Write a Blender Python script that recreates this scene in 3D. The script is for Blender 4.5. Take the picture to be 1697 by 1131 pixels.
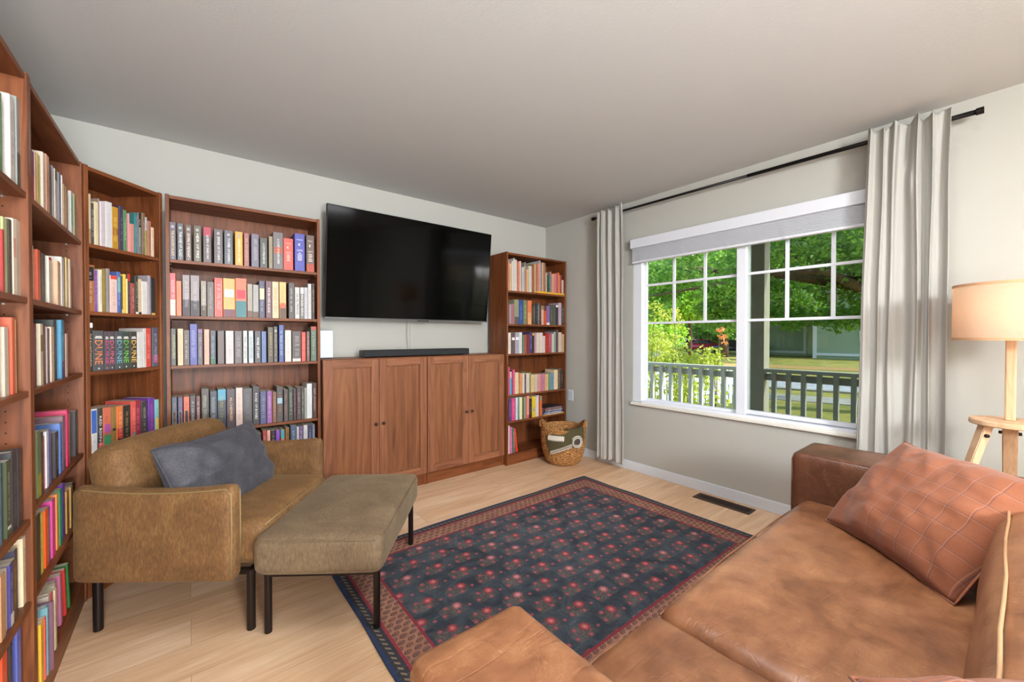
import bpy, bmesh, math, random
from mathutils import Vector, Matrix, noise
R=math.radians; PI=math.pi
for o in list(bpy.data.objects): bpy.data.objects.remove(o)
S=bpy.context.scene; COL=S.collection

# ---------------------------------------------------------------- camera
cam_d=bpy.data.cameras.new('camera'); cam=bpy.data.objects.new('camera',cam_d); COL.objects.link(cam)
cam_d.sensor_width=36; cam_d.lens=670.5/1697*36; cam_d.clip_start=.02; cam_d.clip_end=400
cam.location=(0,0,1.2234); cam.rotation_euler=(PI/2-.0114,0,-.6746); S.camera=cam
# ---------------------------------------------------------------- exposure, world, sun, added fill lights
S.view_settings.view_transform='Standard'; S.view_settings.look='None'
S.view_settings.exposure=0.12; S.view_settings.gamma=1.0; S.view_settings.use_curve_mapping=False
W=bpy.data.worlds.new('world'); S.world=W; W.use_nodes=True
wn=W.node_tree; sky=wn.nodes.new('ShaderNodeTexSky'); sky.sky_type='NISHITA'; sky.sun_disc=False
sky.sun_elevation=R(44); sky.sun_rotation=R(160); sky.altitude=50; sky.air_density=1.2; sky.dust_density=1.5
wn.links.new(sky.outputs[0],wn.nodes['Background'].inputs[0]); wn.nodes['Background'].inputs[1].default_value=.7
def light(name,kind,loc,energy,color,**k):
    d=bpy.data.lights.new(name,kind); d.energy=energy; d.color=color
    for a,b in k.items(): setattr(d,a,b)
    o=bpy.data.objects.new(name,d); COL.objects.link(o); o.location=loc; return o
sun=light('sun','SUN',(10,-10,20),7.5,(1,.95,.86),angle=R(.6))
sun.rotation_euler=Vector((.45,-1,1.0)).to_track_quat('Z','Y').to_euler()
cl=light('bounce_fill_rear','AREA',(.25,-2.5,.75),315,(.87,.94,1),shape='DISK',size=1.2,spread=R(165)); cl.rotation_euler=Vector((-.72,.50,1)).to_track_quat('-Z','Y').to_euler()  # added light behind the view, aimed upward to act like bounced flash
c2=light('front_fill_rear','AREA',(.25,-2.8,2.1),78,(.92,.96,1),shape='DISK',size=.8,spread=R(120))  # unseen fill added behind the view, aimed forward; not a ceiling fixture
c2.rotation_euler=(Vector((.25,-2.8,2.1))-Vector((2.4,3.0,.9))).to_track_quat('Z','Y').to_euler()
c3=light('overhead_fill','AREA',(1.35,.30,2.42),31,(.96,.97,1),shape='DISK',size=.9)  # fill added above the frame to brighten floor and furniture from overhead

# ---------------------------------------------------------------- helpers
def lin(h):
    h=h.lstrip('#'); c=[int(h[i:i+2],16)/255 for i in (0,2,4)]
    return tuple((x/12.92 if x<=.04045 else ((x+.055)/1.055)**2.4) for x in c)+(1,)
def tag(o,label=None,cat=None,group=None,kind=None):
    if label: o['label']=label
    if cat: o['category']=cat
    if group: o['group']=group
    if kind: o['kind']=kind
    return o
def thing(name,label,cat,loc=(0,0,0),rz=0,group=None):
    o=bpy.data.objects.new(name,None); COL.objects.link(o); o.location=loc; o.rotation_euler=(0,0,rz)
    o.empty_display_size=.1
    return tag(o,label,cat,group)
def obj(name,bm,mat,parent=None,smooth=False):
    if isinstance(bm,bmesh.types.BMesh):
        me=bpy.data.meshes.new(name); bm.normal_update(); bm.to_mesh(me); bm.free()
    else: me=bm
    o=bpy.data.objects.new(name,me); COL.objects.link(o)
    if mat is not None:
        for m in (mat if isinstance(mat,(list,tuple)) else [mat]): me.materials.append(m)
    if smooth:
        me.shade_smooth()
    if parent is not None: o.parent=parent
    return o
def struct(name,bm,mat,parent=None,smooth=False):
    o=obj(name,bm,mat,parent,smooth)
    if parent is None: o['kind']='structure'
    return o
def nb(): return bmesh.new()
def box(bm,x0,y0,z0,x1,y1,z1,bev=0,seg=2,mi=0):
    r=bmesh.ops.create_cube(bm,size=1)
    vs=r['verts']; bmesh.ops.transform(bm,verts=vs,matrix=Matrix.Translation(((x0+x1)/2,(y0+y1)/2,(z0+z1)/2))@Matrix.Diagonal((abs(x1-x0),abs(y1-y0),abs(z1-z0),1)))
    fs={f for v in vs for f in v.link_faces}
    for f in fs: f.material_index=mi
    if bev:
        es={e for v in vs for e in v.link_edges}
        r=bmesh.ops.bevel(bm,geom=list(es),offset=bev,segments=seg,profile=.5,affect='EDGES')
        for f in r['faces']: f.material_index=mi
    return vs
def bx(*a,**k):
    bm=nb(); box(bm,*a,**k); return bm
def tube(bm,pts,rad,n=12,cap=True):
    """swept round tube through points; rad is a number or one per point"""
    pts=[Vector(p) for p in pts]; rings=[]
    for i,p in enumerate(pts):
        t=(pts[min(i+1,len(pts)-1)]-pts[max(i-1,0)]).normalized()
        a=t.orthogonal().normalized() if i==0 else (rings[-1][1]-t*rings[-1][1].dot(t)).normalized()
        b=t.cross(a); r=rad[i] if isinstance(rad,(list,tuple)) else rad
        rings.append(([bm.verts.new(p+r*(math.cos(2*PI*j/n)*a+math.sin(2*PI*j/n)*b)) for j in range(n)],a))
    for (A,_),(B,_) in zip(rings,rings[1:]):
        for j in range(n): bm.faces.new((A[j],A[(j+1)%n],B[(j+1)%n],B[j]))
    if cap: bm.faces.new(rings[0][0][::-1]); bm.faces.new(rings[-1][0])
def lathe(bm,prof,c=(0,0,0),n=40):
    rings=[[bm.verts.new((c[0]+r*math.cos(2*PI*j/n),c[1]+r*math.sin(2*PI*j/n),c[2]+z)) for j in range(n)] for r,z in prof]
    for A,B in zip(rings,rings[1:]):
        for j in range(n): bm.faces.new((A[j],A[(j+1)%n],B[(j+1)%n],B[j]))
    return rings
def prism(bm,poly,z0,z1):
    a=[bm.verts.new((x,y,z0)) for x,y in poly]; b=[bm.verts.new((x,y,z1)) for x,y in poly]; n=len(poly)
    bm.faces.new(a[::-1]); bm.faces.new(b)
    for i in range(n): bm.faces.new((a[i],a[(i+1)%n],b[(i+1)%n],b[i]))
def grid(bm,nu,nv,fn,wrap=False):
    V=[[bm.verts.new(fn(i/nu,j/nv)) for j in range(nv+1)] for i in range(nu+(0 if wrap else 1))]
    m=len(V)
    for i in range(nu):
        for j in range(nv):
            bm.faces.new((V[i][j],V[(i+1)%m][j],V[(i+1)%m][j+1],V[i][j+1]))
    return V
def subsurf(o,l=2):
    m=o.modifiers.new('subdivision','SUBSURF'); m.levels=l; m.render_levels=l
def fbm(p,o=3): return noise.fractal(Vector(p),1.0,2.0,o)

# ---------------------------------------------------------------- node expression helper
class N:
    def __init__(s,nt,sock): s.nt=nt; s.k=sock
    def _m(s,op,*a):
        n=s.nt.nodes.new('ShaderNodeMath'); n.operation=op
        for i,x in enumerate((s,)+a):
            if isinstance(x,N): s.nt.links.new(x.k,n.inputs[i])
            else: n.inputs[i].default_value=x
        return N(s.nt,n.outputs[0])
    def __add__(s,o): return s._m('ADD',o)
    __radd__=__add__
    def __mul__(s,o): return s._m('MULTIPLY',o)
    __rmul__=__mul__
    def __sub__(s,o): return s._m('SUBTRACT',o)
    def __rsub__(s,o): return (s*-1.0)+o
    def __truediv__(s,o): return s._m('DIVIDE',o)
    def floor(s): return s._m('FLOOR')
    def fract(s): return s._m('FRACT')
    def abs(s): return s._m('ABSOLUTE')
    def sqrt(s): return s._m('SQRT')
    def sin(s): return s._m('SINE')
    def cos(s): return s._m('COSINE')
    def atan2(s,o): return s._m('ARCTAN2',o)
    def mod(s,o): return s._m('FLOORED_MODULO',o)
    def lt(s,o): return s._m('LESS_THAN',o)
    def gt(s,o): return s._m('GREATER_THAN',o)
    def mn(s,o): return s._m('MINIMUM',o)
    def mx(s,o): return s._m('MAXIMUM',o)
    def clamp(s):
        r=s._m('ADD',0.0); r.k.node.use_clamp=True; return r
    def step(s,a,b): # smoothstep a..b
        n=s.nt.nodes.new('ShaderNodeMapRange'); n.interpolation_type='SMOOTHSTEP'
        s.nt.links.new(s.k,n.inputs[0]); n.inputs[1].default_value=a; n.inputs[2].default_value=b
        return N(s.nt,n.outputs[0])
class Mat:
    def __init__(s,name,color=None,rough=.5,metal=0,**k):
        s.m=bpy.data.materials.new(name); s.m.use_nodes=True; s.nt=s.m.node_tree; s.b=s.nt.nodes['Principled BSDF']
        s.b.inputs['Roughness'].default_value=rough; s.b.inputs['Metallic'].default_value=metal
        if color is not None: s.b.inputs['Base Color'].default_value=lin(color) if isinstance(color,str) else color
        for a,v in k.items(): s.b.inputs[a].default_value=v
    def node(s,t,**k):
        n=s.nt.nodes.new(t)
        for a,v in k.items(): setattr(n,a,v)
        return n
    def coord(s,which='Object'):
        return s.node('ShaderNodeTexCoord').outputs[which]
    def xyz(s,sock=None):
        n=s.node('ShaderNodeSeparateXYZ'); s.nt.links.new(sock or s.coord(),n.inputs[0]); return [N(s.nt,n.outputs[i]) for i in range(3)]
    def vec(s,x,y,z=0.0):
        n=s.node('ShaderNodeCombineXYZ')
        for i,v in enumerate((x,y,z)):
            if isinstance(v,N): s.nt.links.new(v.k,n.inputs[i])
            else: n.inputs[i].default_value=v
        return n.outputs[0]
    def noise(s,scale,detail=3,rough=.55,vec=None,dist=0,dim='3D'):
        n=s.node('ShaderNodeTexNoise'); n.inputs['Scale'].default_value=scale; n.inputs['Detail'].default_value=detail
        n.inputs['Roughness'].default_value=rough; n.inputs['Distortion'].default_value=dist
        s.nt.links.new(vec or s.coord(),n.inputs['Vector']); return N(s.nt,n.outputs[0])
    def scaled(s,sx,sy,sz,rnd=0,which='Object'):
        n=s.node('ShaderNodeMapping'); s.nt.links.new(s.coord(which),n.inputs[0]); n.inputs['Scale'].default_value=(sx,sy,sz)
        if rnd:
            oi=s.node('ShaderNodeObjectInfo'); c=s.vec(N(s.nt,oi.outputs['Random'])*rnd,N(s.nt,oi.outputs['Random'])*(rnd*1.7),N(s.nt,oi.outputs['Random'])*(rnd*.6)); s.nt.links.new(c,n.inputs['Location'])
        return n.outputs[0]
    def ramp(s,fac,stops):
        n=s.node('ShaderNodeValToRGB'); e=n.color_ramp.elements
        while len(e)<len(stops): e.new(.5)
        for el,(p,c) in zip(e,stops): el.position=p; el.color=lin(c) if isinstance(c,str) else c
        s.nt.links.new(fac.k if isinstance(fac,N) else fac,n.inputs[0]); return n.outputs[0]
    def mix(s,fac,a,b,blend='MIX'):
        n=s.node('ShaderNodeMix',data_type='RGBA',blend_type=blend)
        for i,v in ((0,fac),(6,a),(7,b)):
            if isinstance(v,N): v=v.k
            if isinstance(v,str): v=lin(v)
            if isinstance(v,(tuple,float,int)): n.inputs[i].default_value=v
            else: s.nt.links.new(v,n.inputs[i])
        return n.outputs[2]
    def col(s,sock): s.nt.links.new(sock,s.b.inputs['Base Color']); return s
    def rough(s,v): s.nt.links.new(v.k if isinstance(v,N) else v,s.b.inputs['Roughness']); return s
    def bump(s,h,strength=.3,dist=.002):
        n=s.node('ShaderNodeBump'); n.inputs['Strength'].default_value=strength; n.inputs['Distance'].default_value=dist
        s.nt.links.new(h.k if isinstance(h,N) else h,n.inputs['Height']); s.nt.links.new(n.outputs[0],s.b.inputs['Normal']); return s
def wood(name,axis,dark,mid,light,rough=.42,dens=1.0):
    m=Mat(name,rough=rough); sc=[38*dens,38*dens,38*dens]; sc[axis]=1.6*dens
    g=m.noise(1,5,.65,m.scaled(*sc,rnd=13),.4)
    sc2=[9*dens]*3; sc2[axis]=.9*dens
    c=m.noise(1,2,.5,m.scaled(*sc2,rnd=29),1.6)
    rings=(c*34.0).sin()*.5+.5
    f=(g*.50+rings*.10+c*.42)
    m.col(m.ramp(f,[(.26,dark),(.52,mid),(.82,light)]))
    m.bump(g,.12,.001); m.b.inputs['Specular IOR Level'].default_value=.3
    return m.m
# ---------------------------------------------------------------- materials
WZ=wood('walnut_upright',2,'#42210f','#7a4425','#985c38')
WX=wood('walnut_shelf',0,'#42210f','#784324','#9a5d38')
WD=wood('walnut_door',2,'#603a26','#905c40','#aa7252')
WD2=wood('walnut_door_panel',2,'#583422','#875538','#a46e48',dens=.8)
WDX=wood('walnut_door_rail',0,'#603a26','#905c40','#aa7252')
PINE=wood('pale_ash_lamp_wood',2,'#b98a62','#d9ae88','#e9c8a4',.5)
m=Mat('painted_wall',rough=.85); m.col(m.mix(m.noise(1.3,2),'#b3b1a9','#bbb8b0')); m.bump(m.noise(160,3),.25,.0012); WALL=m.m
m=Mat('ceiling_paint',rough=.9,color='#c6c5c3'); m.bump(m.noise(90,4,.7),.45,.002); CEIL=m.m
TRIM=Mat('white_trim_paint','#d9dee6',.4).m
VINYL=Mat('white_window_vinyl','#e4e6ee',.35).m
SILLM=Mat('cream_sill_paint','#e8e4da',.4).m
m=Mat('oak_plank_floor',rough=.42)
bt=m.node('ShaderNodeTexBrick'); bt.offset=.37; bt.offset_frequency=2; bt.inputs['Scale'].default_value=1
bt.inputs['Brick Width'].default_value=1.22; bt.inputs['Row Height'].default_value=.185; bt.inputs['Mortar Size'].default_value=.0011; bt.inputs['Mortar Smooth'].default_value=.3
bt.inputs['Color1'].default_value=(0,0,0,1); bt.inputs['Color2'].default_value=(1,1,1,1); bt.inputs['Mortar'].default_value=(.5,.5,.5,1); bt.inputs['Bias'].default_value=0
m.nt.links.new(m.coord(),bt.inputs['Vector'])
bw=N(m.nt,bt.outputs['Color'])
X,Y,Z_=m.xyz()
v=m.vec(X*1.4+bw*7.0,Y*13.0+bw*31.0,0.0)
g1=m.noise(1,4,.6,v,1.2); v2=m.vec(X*5.0+bw*3.0,Y*95.0,0.0); g2=m.noise(1,3,.6,v2,.3)
f=g1*.62+g2*.26+bw*.16
c=m.ramp(f,[(.30,'#c79a72'),(.48,'#dcb48d'),(.66,'#ecccaa'),(.8,'#f2d8ba')])
c=m.mix(N(m.nt,bt.outputs['Fac'])*.55,c,'#7c5a3e'); m.col(c); m.bump(g2,.08,.0006); FLOOR=m.m

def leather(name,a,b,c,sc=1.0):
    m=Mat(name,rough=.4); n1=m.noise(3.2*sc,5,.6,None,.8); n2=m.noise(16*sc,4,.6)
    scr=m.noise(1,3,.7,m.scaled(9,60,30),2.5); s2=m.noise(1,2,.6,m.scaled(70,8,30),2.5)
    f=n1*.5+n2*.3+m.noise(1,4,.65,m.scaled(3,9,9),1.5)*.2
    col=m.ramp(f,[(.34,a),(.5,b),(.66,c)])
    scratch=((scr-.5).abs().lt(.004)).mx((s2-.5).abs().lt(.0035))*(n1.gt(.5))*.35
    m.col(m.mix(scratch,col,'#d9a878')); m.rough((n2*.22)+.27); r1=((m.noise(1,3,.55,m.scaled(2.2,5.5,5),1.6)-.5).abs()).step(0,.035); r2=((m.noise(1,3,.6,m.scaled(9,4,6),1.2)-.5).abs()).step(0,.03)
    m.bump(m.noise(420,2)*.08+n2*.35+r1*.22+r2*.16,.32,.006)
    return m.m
LEA=leather('tan_leather','#643d27','#8b5b3c','#a77550')
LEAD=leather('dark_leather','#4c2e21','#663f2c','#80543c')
def velvet(name,a,b,c,sh):
    m=Mat(name,rough=.75); n=m.noise(1,4,.6,m.scaled(150,150,42),.5); n1=m.noise(5,4,.6,None,1.0)
    m.col(m.ramp(n*.55+n1*.45,[(.25,a),(.5,b),(.75,c)])); m.b.inputs['Sheen Weight'].default_value=.35
    m.b.inputs['Sheen Roughness'].default_value=.4; m.b.inputs['Sheen Tint'].default_value=lin(sh); m.bump(n,.25,.0015); return m.m
OLIVE=velvet('olive_bronze_velvet','#4a321c','#78542f','#9c7648','#b89a70')
OLIVE2=velvet('olive_grey_velvet','#4e3e2c','#745f47','#94805f','#b3a68a')
GREYV=velvet('slate_grey_velvet','#2c2c31','#45444a','#5e5d63','#8f8f98')
PIPE=Mat('olive_piping','#8f7a50',.6).m
BLKM=Mat('dark_bronze_metal','#2a211e',.35,.6).m
BLACK=Mat('black_metal','#15110f',.4,.5).m
m=Mat('linen_curtain',rough=.9); X,Y,Z_=m.xyz(); n=m.noise(1,3,.6,m.scaled(500,500,40)); n2=m.noise(1,3,.6,m.scaled(40,40,500))
m.col(m.mix(n*.5+n2*.5,'#b4b1aa','#c4c1ba')); m.bump(n+n2,.2,.001)
tr=m.node('ShaderNodeBsdfTranslucent'); tr.inputs[0].default_value=lin('#d8d4cb'); mx=m.node('ShaderNodeMixShader'); mx.inputs[0].default_value=.18
out=m.nt.nodes['Material Output']; m.nt.links.new(m.b.outputs[0],mx.inputs[1]); m.nt.links.new(tr.outputs[0],mx.inputs[2]); m.nt.links.new(mx.outputs[0],out.inputs[0]); LINEN=m.m
def thin_glass(name,tint,gl):
    m=Mat(name); t=m.node('ShaderNodeBsdfTransparent'); t.inputs[0].default_value=tint
    g=m.node('ShaderNodeBsdfGlossy'); g.inputs['Roughness'].default_value=.01; x=m.node('ShaderNodeMixShader')
    fr=m.node('ShaderNodeFresnel'); fr.inputs[0].default_value=1.45
    m.nt.links.new((N(m.nt,fr.outputs[0])*gl).k,x.inputs[0]); m.nt.links.new(t.outputs[0],x.inputs[1]); m.nt.links.new(g.outputs[0],x.inputs[2])
    m.nt.links.new(x.outputs[0],m.nt.nodes['Material Output'].inputs[0]); return m.m
GLASS=thin_glass('window_glass',(.97,.99,.98,1),.5)
SCREEN=thin_glass('insect_screen_mesh',(.66,.68,.66,1),.0)
PAPER=Mat('book_paper','#c9bca6',.9).m; PN=PAPER
m=Mat('book_cover',rough=.42); oi=m.node('ShaderNodeObjectInfo'); n=m.noise(30,3)
c=m.mix((n-.5)*.35+.12,oi.outputs['Color'],'#5a5048'); m.col(c); COVER=m.m
m=Mat('print_ink',rough=.5); oi=m.node('ShaderNodeObjectInfo'); m.nt.links.new(oi.outputs['Color'],m.b.inputs['Base Color']); INK=m.m
# ================================================================ ROOM
XL,XR,YB,YF,H=-.66,3.163,3.345,-3.3,2.45
struct('floor',bx(XL-.1,YF-.1,-.08,XR+.12,YB+.1,0),FLOOR)
struct('ceiling',bx(XL-.1,YF-.1,H,XR+.12,YB+.1,H+.12),CEIL)
struct('wall_back',bx(XL-.1,YB,0,XR+.12,YB+.1,H),WALL)
struct('wall_left',bx(XL-.1,YF,0,XL,YB,H),WALL)
struct('wall_rear',bx(XL-.1,YF-.1,0,XR+.12,YF,H),WALL)
WY0,WY1,WZ0,WZ1=.35,2.19,.605,2.092       # window opening
bm=nb(); box(bm,XR,YF,0,XR+.13,WY0,H); box(bm,XR,WY1,0,XR+.13,YB,H); box(bm,XR,WY0,0,XR+.13,WY1,WZ0); box(bm,XR,WY0,WZ1,XR+.13,WY1,H)
struct('wall_right',bm,WALL)
def baseboard(name,x0,y0,x1,y1,nx,ny):
    bm=nb(); t=.014
    if nx: box(bm,x0,y0,0,x0+nx*t,y1,.083,.004)
    else: box(bm,x0,y0,0,x1,y0+ny*t,.083,.004)
    struct(name,bm,TRIM)
baseboard('baseboard_right',XR,YF,XR,YB,-1,0)
baseboard('baseboard_back',XL,YB,XR-.014,YB,0,-1)
baseboard('baseboard_left',XL,YF,XL,YB-.014,1,0)
# ---- window
win=thing('window_1','white sliding window with grid bars looking onto the porch','window',(XR,1.27,WZ0)); win['kind']='structure'; del win['category']; del win['label']
def wp(name,bm,mat,parent=win):
    o=obj(name,bm,mat,parent); o.matrix_parent_inverse=Matrix.Translation((-XR,-1.27,-WZ0)); return o
bm=nb(); X0,X1=XR+.002,XR+.11
box(bm,X0,WY1-.085,WZ0+.03,X1,WY1,WZ1,.003); box(bm,X0,WY0,WZ0+.03,X1,WY0+.085,WZ1,.003)
box(bm,X0,WY0+.085,WZ1-.06,X1,WY1-.085,WZ1,.003); box(bm,X0,WY0+.085,WZ0,X1,WY1-.085,WZ0+.045,.003)
box(bm,X0+.012,1.243,WZ0+.045,X1,1.307,WZ1-.06,.003)
fr=wp('window_frame',bm,VINYL)
wp('window_sill',bx(XR-.03,WY0-.02,WZ0,XR+.05,WY1+.006,WZ0+.026,.006),SILLM)
def sash(name,y0,y1,z0,z1,bars,x):
    bm=nb(); w=.022
    box(bm,x,y0,z0,x+.03,y0+w,z1,.002); box(bm,x,y1-w,z0,x+.03,y1,z1,.002); box(bm,x,y0+w,z0,x+.03,y1-w,z0+w+.006,.002); box(bm,x,y0+w,z1-w,x+.03,y1-w,z1,.002)
    s=wp(name,bm,VINYL)
    bm=nb()
    for zb in (1.332,1.672): box(bm,x+.004,y0+w,zb,x+.022,y1-w,zb+.019,.002)
    for yb in bars: box(bm,x+.005,yb-.011,1.351,x+.021,yb+.011,z1-w,.002)
    wp('grid_bars',bm,VINYL); wp('window_pane',bx(x+.011,y0+w,z0+w,x+.014,y1-w,z1-w),GLASS); return s
sash('window_sash',1.290,WY1-.08,WZ0+.035,WZ1-.055,(1.828,1.564),XR+.052)
sash('window_sash',WY0+.08,1.262,WZ0+.052,WZ1-.055,(.990,.736),XR+.03)
wp('insect_screen',bx(XR+.088,WY0+.085,WZ0+.045,XR+.0885,1.243,WZ1-.06),SCREEN)
bm=nb(); box(bm,XR+.035,1.283,1.312,XR+.052,1.30,1.372,.006,3); wp('sash_latch',bm,VINYL)
# ---- blind
BL=Mat('blind_slats','#d9dbe2',.45).m
bl=thing('window_blind','raised white slatted blind bunched under its valance above the window','blind',(XR-.03,1.27,1.885))
P=lambda name,bm,mat,o=bl,sm=False: obj(name,bm,mat,o,sm)
P('valance',bx(-.028,-.915,.124,-.016,.915,.205,.003),BL)
bm=nb(); box(bm,-.012,-.905,.13,.026,.905,.19)
P('headrail',bm,BL)
bm=nb()
for i in range(17):
    z=.012+i*.0068; dx=random.Random(i).uniform(-.0012,.0012)
    box(bm,-.012+dx,-.905,z,.028,.905,z+.0042,.0009,1)
P('slats',bm,BL); P('bottom_rail',bx(-.013,-.905,-.008,.029,.905,.010,.003),BL)
for y in (2.079,1.709,1.351,.984,.609):
    bm=nb(); rr=random.Random(int(y*99)); pts=[]
    for k in (0,1,2):
        pts=[(-.016-.004*rr.random(),y-1.27+(k-1)*.008+rr.uniform(-.006,.006),-.006+j*.0105) for j in range(12)]
        tube(bm,pts,.0009,5)
    P('ladder_cord',bm,BL)
# ================================================================ CURTAINS
rod=thing('curtain_rod','black telescoping curtain rod running above the window','curtain rod',(3.085,1.3,2.356))
def rz(y): return (y-1.3)*.0082
bm=nb(); tube(bm,[(0,y-1.3,rz(y)) for y in (1.20,.14)],.0125,16); P('outer_tube',bm,BLACK,rod,True)
bm=nb(); tube(bm,[(0,y-1.3,rz(y)) for y in (2.58,1.19)],.0098,16); P('inner_tube',bm,BLACK,rod,True)
for y,r in ((.125,.017),(2.588,.0155)):
    bm=nb(); tube(bm,[(0,y-1.3-.011,rz(y)),(0,y-1.3+.016,rz(y))],r,20); P('end_cap',bm,BLACK,rod)
for y in (.40,2.35):
    bm=nb(); box(bm,.0,y-1.3-.006,rz(y)-.022,.062,y-1.3+.006,rz(y)-.014); box(bm,.066,y-1.3-.014,rz(y)-.05,.0775,y-1.3+.014,rz(y)+.02,.002)
    box(bm,.055,y-1.3-.006,rz(y)-.022,.07,y-1.3+.006,rz(y)-.014); P('bracket',bm,BLACK,rod)
def curtain(name,label,ytop,ybot,z0,z1,folds,seed,amp,pinch=None):
    """y ranges given as (left,right) seen from the room; left has the larger y"""
    rnd=random.Random(seed); ph=[rnd.uniform(-.5,.5) for _ in range(8)]
    def f(s,t): # s across 0..1, t from bottom 0 to top 1
        z=z0+(z1-z0)*t
        w=t**1.6
        ya=ybot[0]*(1-w)+ytop[0]*w; yb=ybot[1]*(1-w)+ytop[1]*w
        q=s+.018*math.sin(7*s+ph[0]*3)+.02*math.sin(13*s+ph[1]*4+t*1.5)+.012*noise.noise(Vector((s*3,t*2.2,seed)))*3
        y=ya+(yb-ya)*s+.012*noise.noise(Vector((s*5,t*3,seed+4)))
        a=amp*(1.0-.35*(1-t))*(.55+.75*abs(noise.noise(Vector((s*4,seed*2.3,t*.7)))+.35))
        top=max(0,(t-.955)/.045)
        x=a*math.sin(2*PI*folds*q+ph[2]*6)*(1-.25*top)+.35*a*math.sin(2*PI*folds*2.3*q+ph[3]*6+t*1.2)
        x+=.003*noise.noise(Vector((s*6,t*3,seed)))*(1+t)
        y+=.28*a*math.cos(2*PI*folds*q+ph[2]*6)*(.6+.4*t)
        if pinch: 
            d=math.exp(-((t-.86)/.05)**2-((s-.55)/.08)**2); x-=.028*d
        z2=z+(.011*math.cos(2*PI*folds*q+ph[2]*6+2.6)+.004*math.sin(s*40+seed)+.008*math.sin(s*23))*top + (.008*math.sin(s*9+seed)*(1-t)**4)
        hz=abs(t-(1-.052)); x+=.004*math.exp(-(hz/.006)**2)
        return Vector((3.045+x,y,z2))
    bm=nb(); grid(bm,150,110,lambda s,t:f(s,t))
    c=Vector((3.045,(ybot[0]+ybot[1])/2,z0))
    bmesh.ops.translate(bm,verts=bm.verts,vec=-c)
    o=thing(name,label,'curtain',c,0,'linen curtains at the window')
    p=obj('curtain_panel',bm,LINEN,o,True); md=p.modifiers.new('solidify','SOLIDIFY'); md.thickness=.0022; md.offset=0
    # sewn hems down both side edges and along the foot
    for s in (.012,.988):
        bm=nb(); tube(bm,[f(s,t/60)-c+Vector((-.0035,0,0)) for t in range(1,60)],.0016,5); obj('side_hem',bm,LINEN,o,True)
    bm=nb(); tube(bm,[f(i/150,.045)-c+Vector((-.0022,0,0)) for i in range(2,149)],.0014,5); obj('bottom_hem',bm,LINEN,o,True)
    return o
curtain('curtain','off-white linen curtain hanging left of the window, nearest the corner bookcase',(2.502,2.215),(2.50,2.20),.07,2.405,4.0,3,.021)
curtain('curtain','off-white linen curtain hanging right of the window beside the lit lamp',(.548,.225),(.585,.225),.06,2.392,5.0,8,.024,True)
# ================================================================ SMALL WALL AND FLOOR FITTINGS
v=thing('floor_vent','brown metal slotted heating register set in the floor by the window wall','floor vent',(3.047,1.338,0))
bm=nb(); box(bm,-.062,-.20,0,.062,-.18,.005,.0015); box(bm,-.062,.18,0,.062,.20,.005,.0015); box(bm,-.062,-.18,0,-.036,.18,.005,.0015); box(bm,.036,-.18,0,.062,.18,.005,.0015)
VM=Mat('brown_register_metal','#4a3528',.45,.4).m
P('rim',bm,VM,v); bm=nb()
for i in range(22):
    y=-.172+i*.0163; box(bm,-.036,y,0,.036,y+.0062,.0042,.0008,1)
P('slats',bm,VM,v); P('duct_opening_shade',bx(-.036,-.18,-.0002,.036,.18,.0006),Mat('hole_shade_dark','#0c0908',.9).m,v)  # near-black sheet under the slats paints the shade inside the duct
o=obj('wall_outlet',bx(-.0065,-.036,-.058,0,.036,.058,.003),TRIM); o.location=(XR,2.955,.60); tag(o,'white outlet plate on the wall right of the far bookcase','outlet')
# ================================================================ PORCH AND STREET
EXT=Mat('porch_paint_grey','#a3a8a0',.6).m; EXTD=Mat('porch_post_taupe','#9c998b',.65).m
m=Mat('porch_boards',rough=.7,color='#8a8078'); PORCH=m.m
struct('floor_porch',bx(XR+.13,-4.5,-.30,5.08,7.6,-.14),PORCH)
struct('ceiling_porch',bx(XR+.13,-4.5,2.50,5.25,7.6,2.62),EXT)
struct('trim_1',bx(4.88,-4.5,2.28,5.04,7.6,2.50),EXT)
def railing(y0,y1,label,ys):
    t=thing('porch_railing',label,'railing',(4.94,(y0+y1)/2,-.14)); c=(y0+y1)/2
    P('top_rail',bx(-.055,y0-c,.975,.055,y1-c,1.012,.004),EXT,t)
    P('sub_rail',bx(-.005,y0-c,.885,.035,y1-c,.955,.003),EXT,t)
    P('bottom_rail',bx(-.018,y0-c,.07,.02,y1-c,.14,.003),EXT,t)
    for y in ys: P('baluster',bx(-.055,y-.02-c,.06,-.012,y+.02-c,.975,.002),EXT,t)
    return t
railing(1.9,6.6,'grey painted porch railing seen through the left sash',[2.02+.1335*i for i in range(34)])
railing(-2.2,1.72,'grey painted porch railing seen through the right sash',[1.63-.1335*i for i in range(28)])
p=obj('porch_post',bx(-.08,-.09,-.14,.08,.09,2.285,.004),EXTD); p.location=(4.97,1.815,0); tag(p,'square taupe porch post standing between the two railing sections','post')
G=-.6
def ground(name,pts,z,mat):
    bm=nb(); prism(bm,pts,z-.05,z); return struct(name,bm,mat)
m=Mat('lawn',rough=.95); n=m.noise(.8,4,.6); n2=m.noise(12,4,.7); m.col(m.ramp(n*.6+n2*.4,[(.34,'#5c6a24'),(.5,'#8c8a3c'),(.62,'#b09a52')])); m.bump(n2,.8,.03); LAWN=m.m
m=Mat('concrete_path',rough=.9); m.col(m.ramp(m.noise(3,4),[(.3,'#8b8984'),(.7,'#a7a49e')])); CONC=m.m
m=Mat('asphalt',rough=.85); m.col(m.ramp(m.noise(4,5),[(.3,'#8d9096'),(.7,'#a9abb0')])); ASPH=m.m
ground('floor_lawn',[(5.1,-40),(140,-40),(140,90),(5.1,90)],G,LAWN)
D=Vector((.245,-.970)); Nn=Vector((.970,.245))
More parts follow.
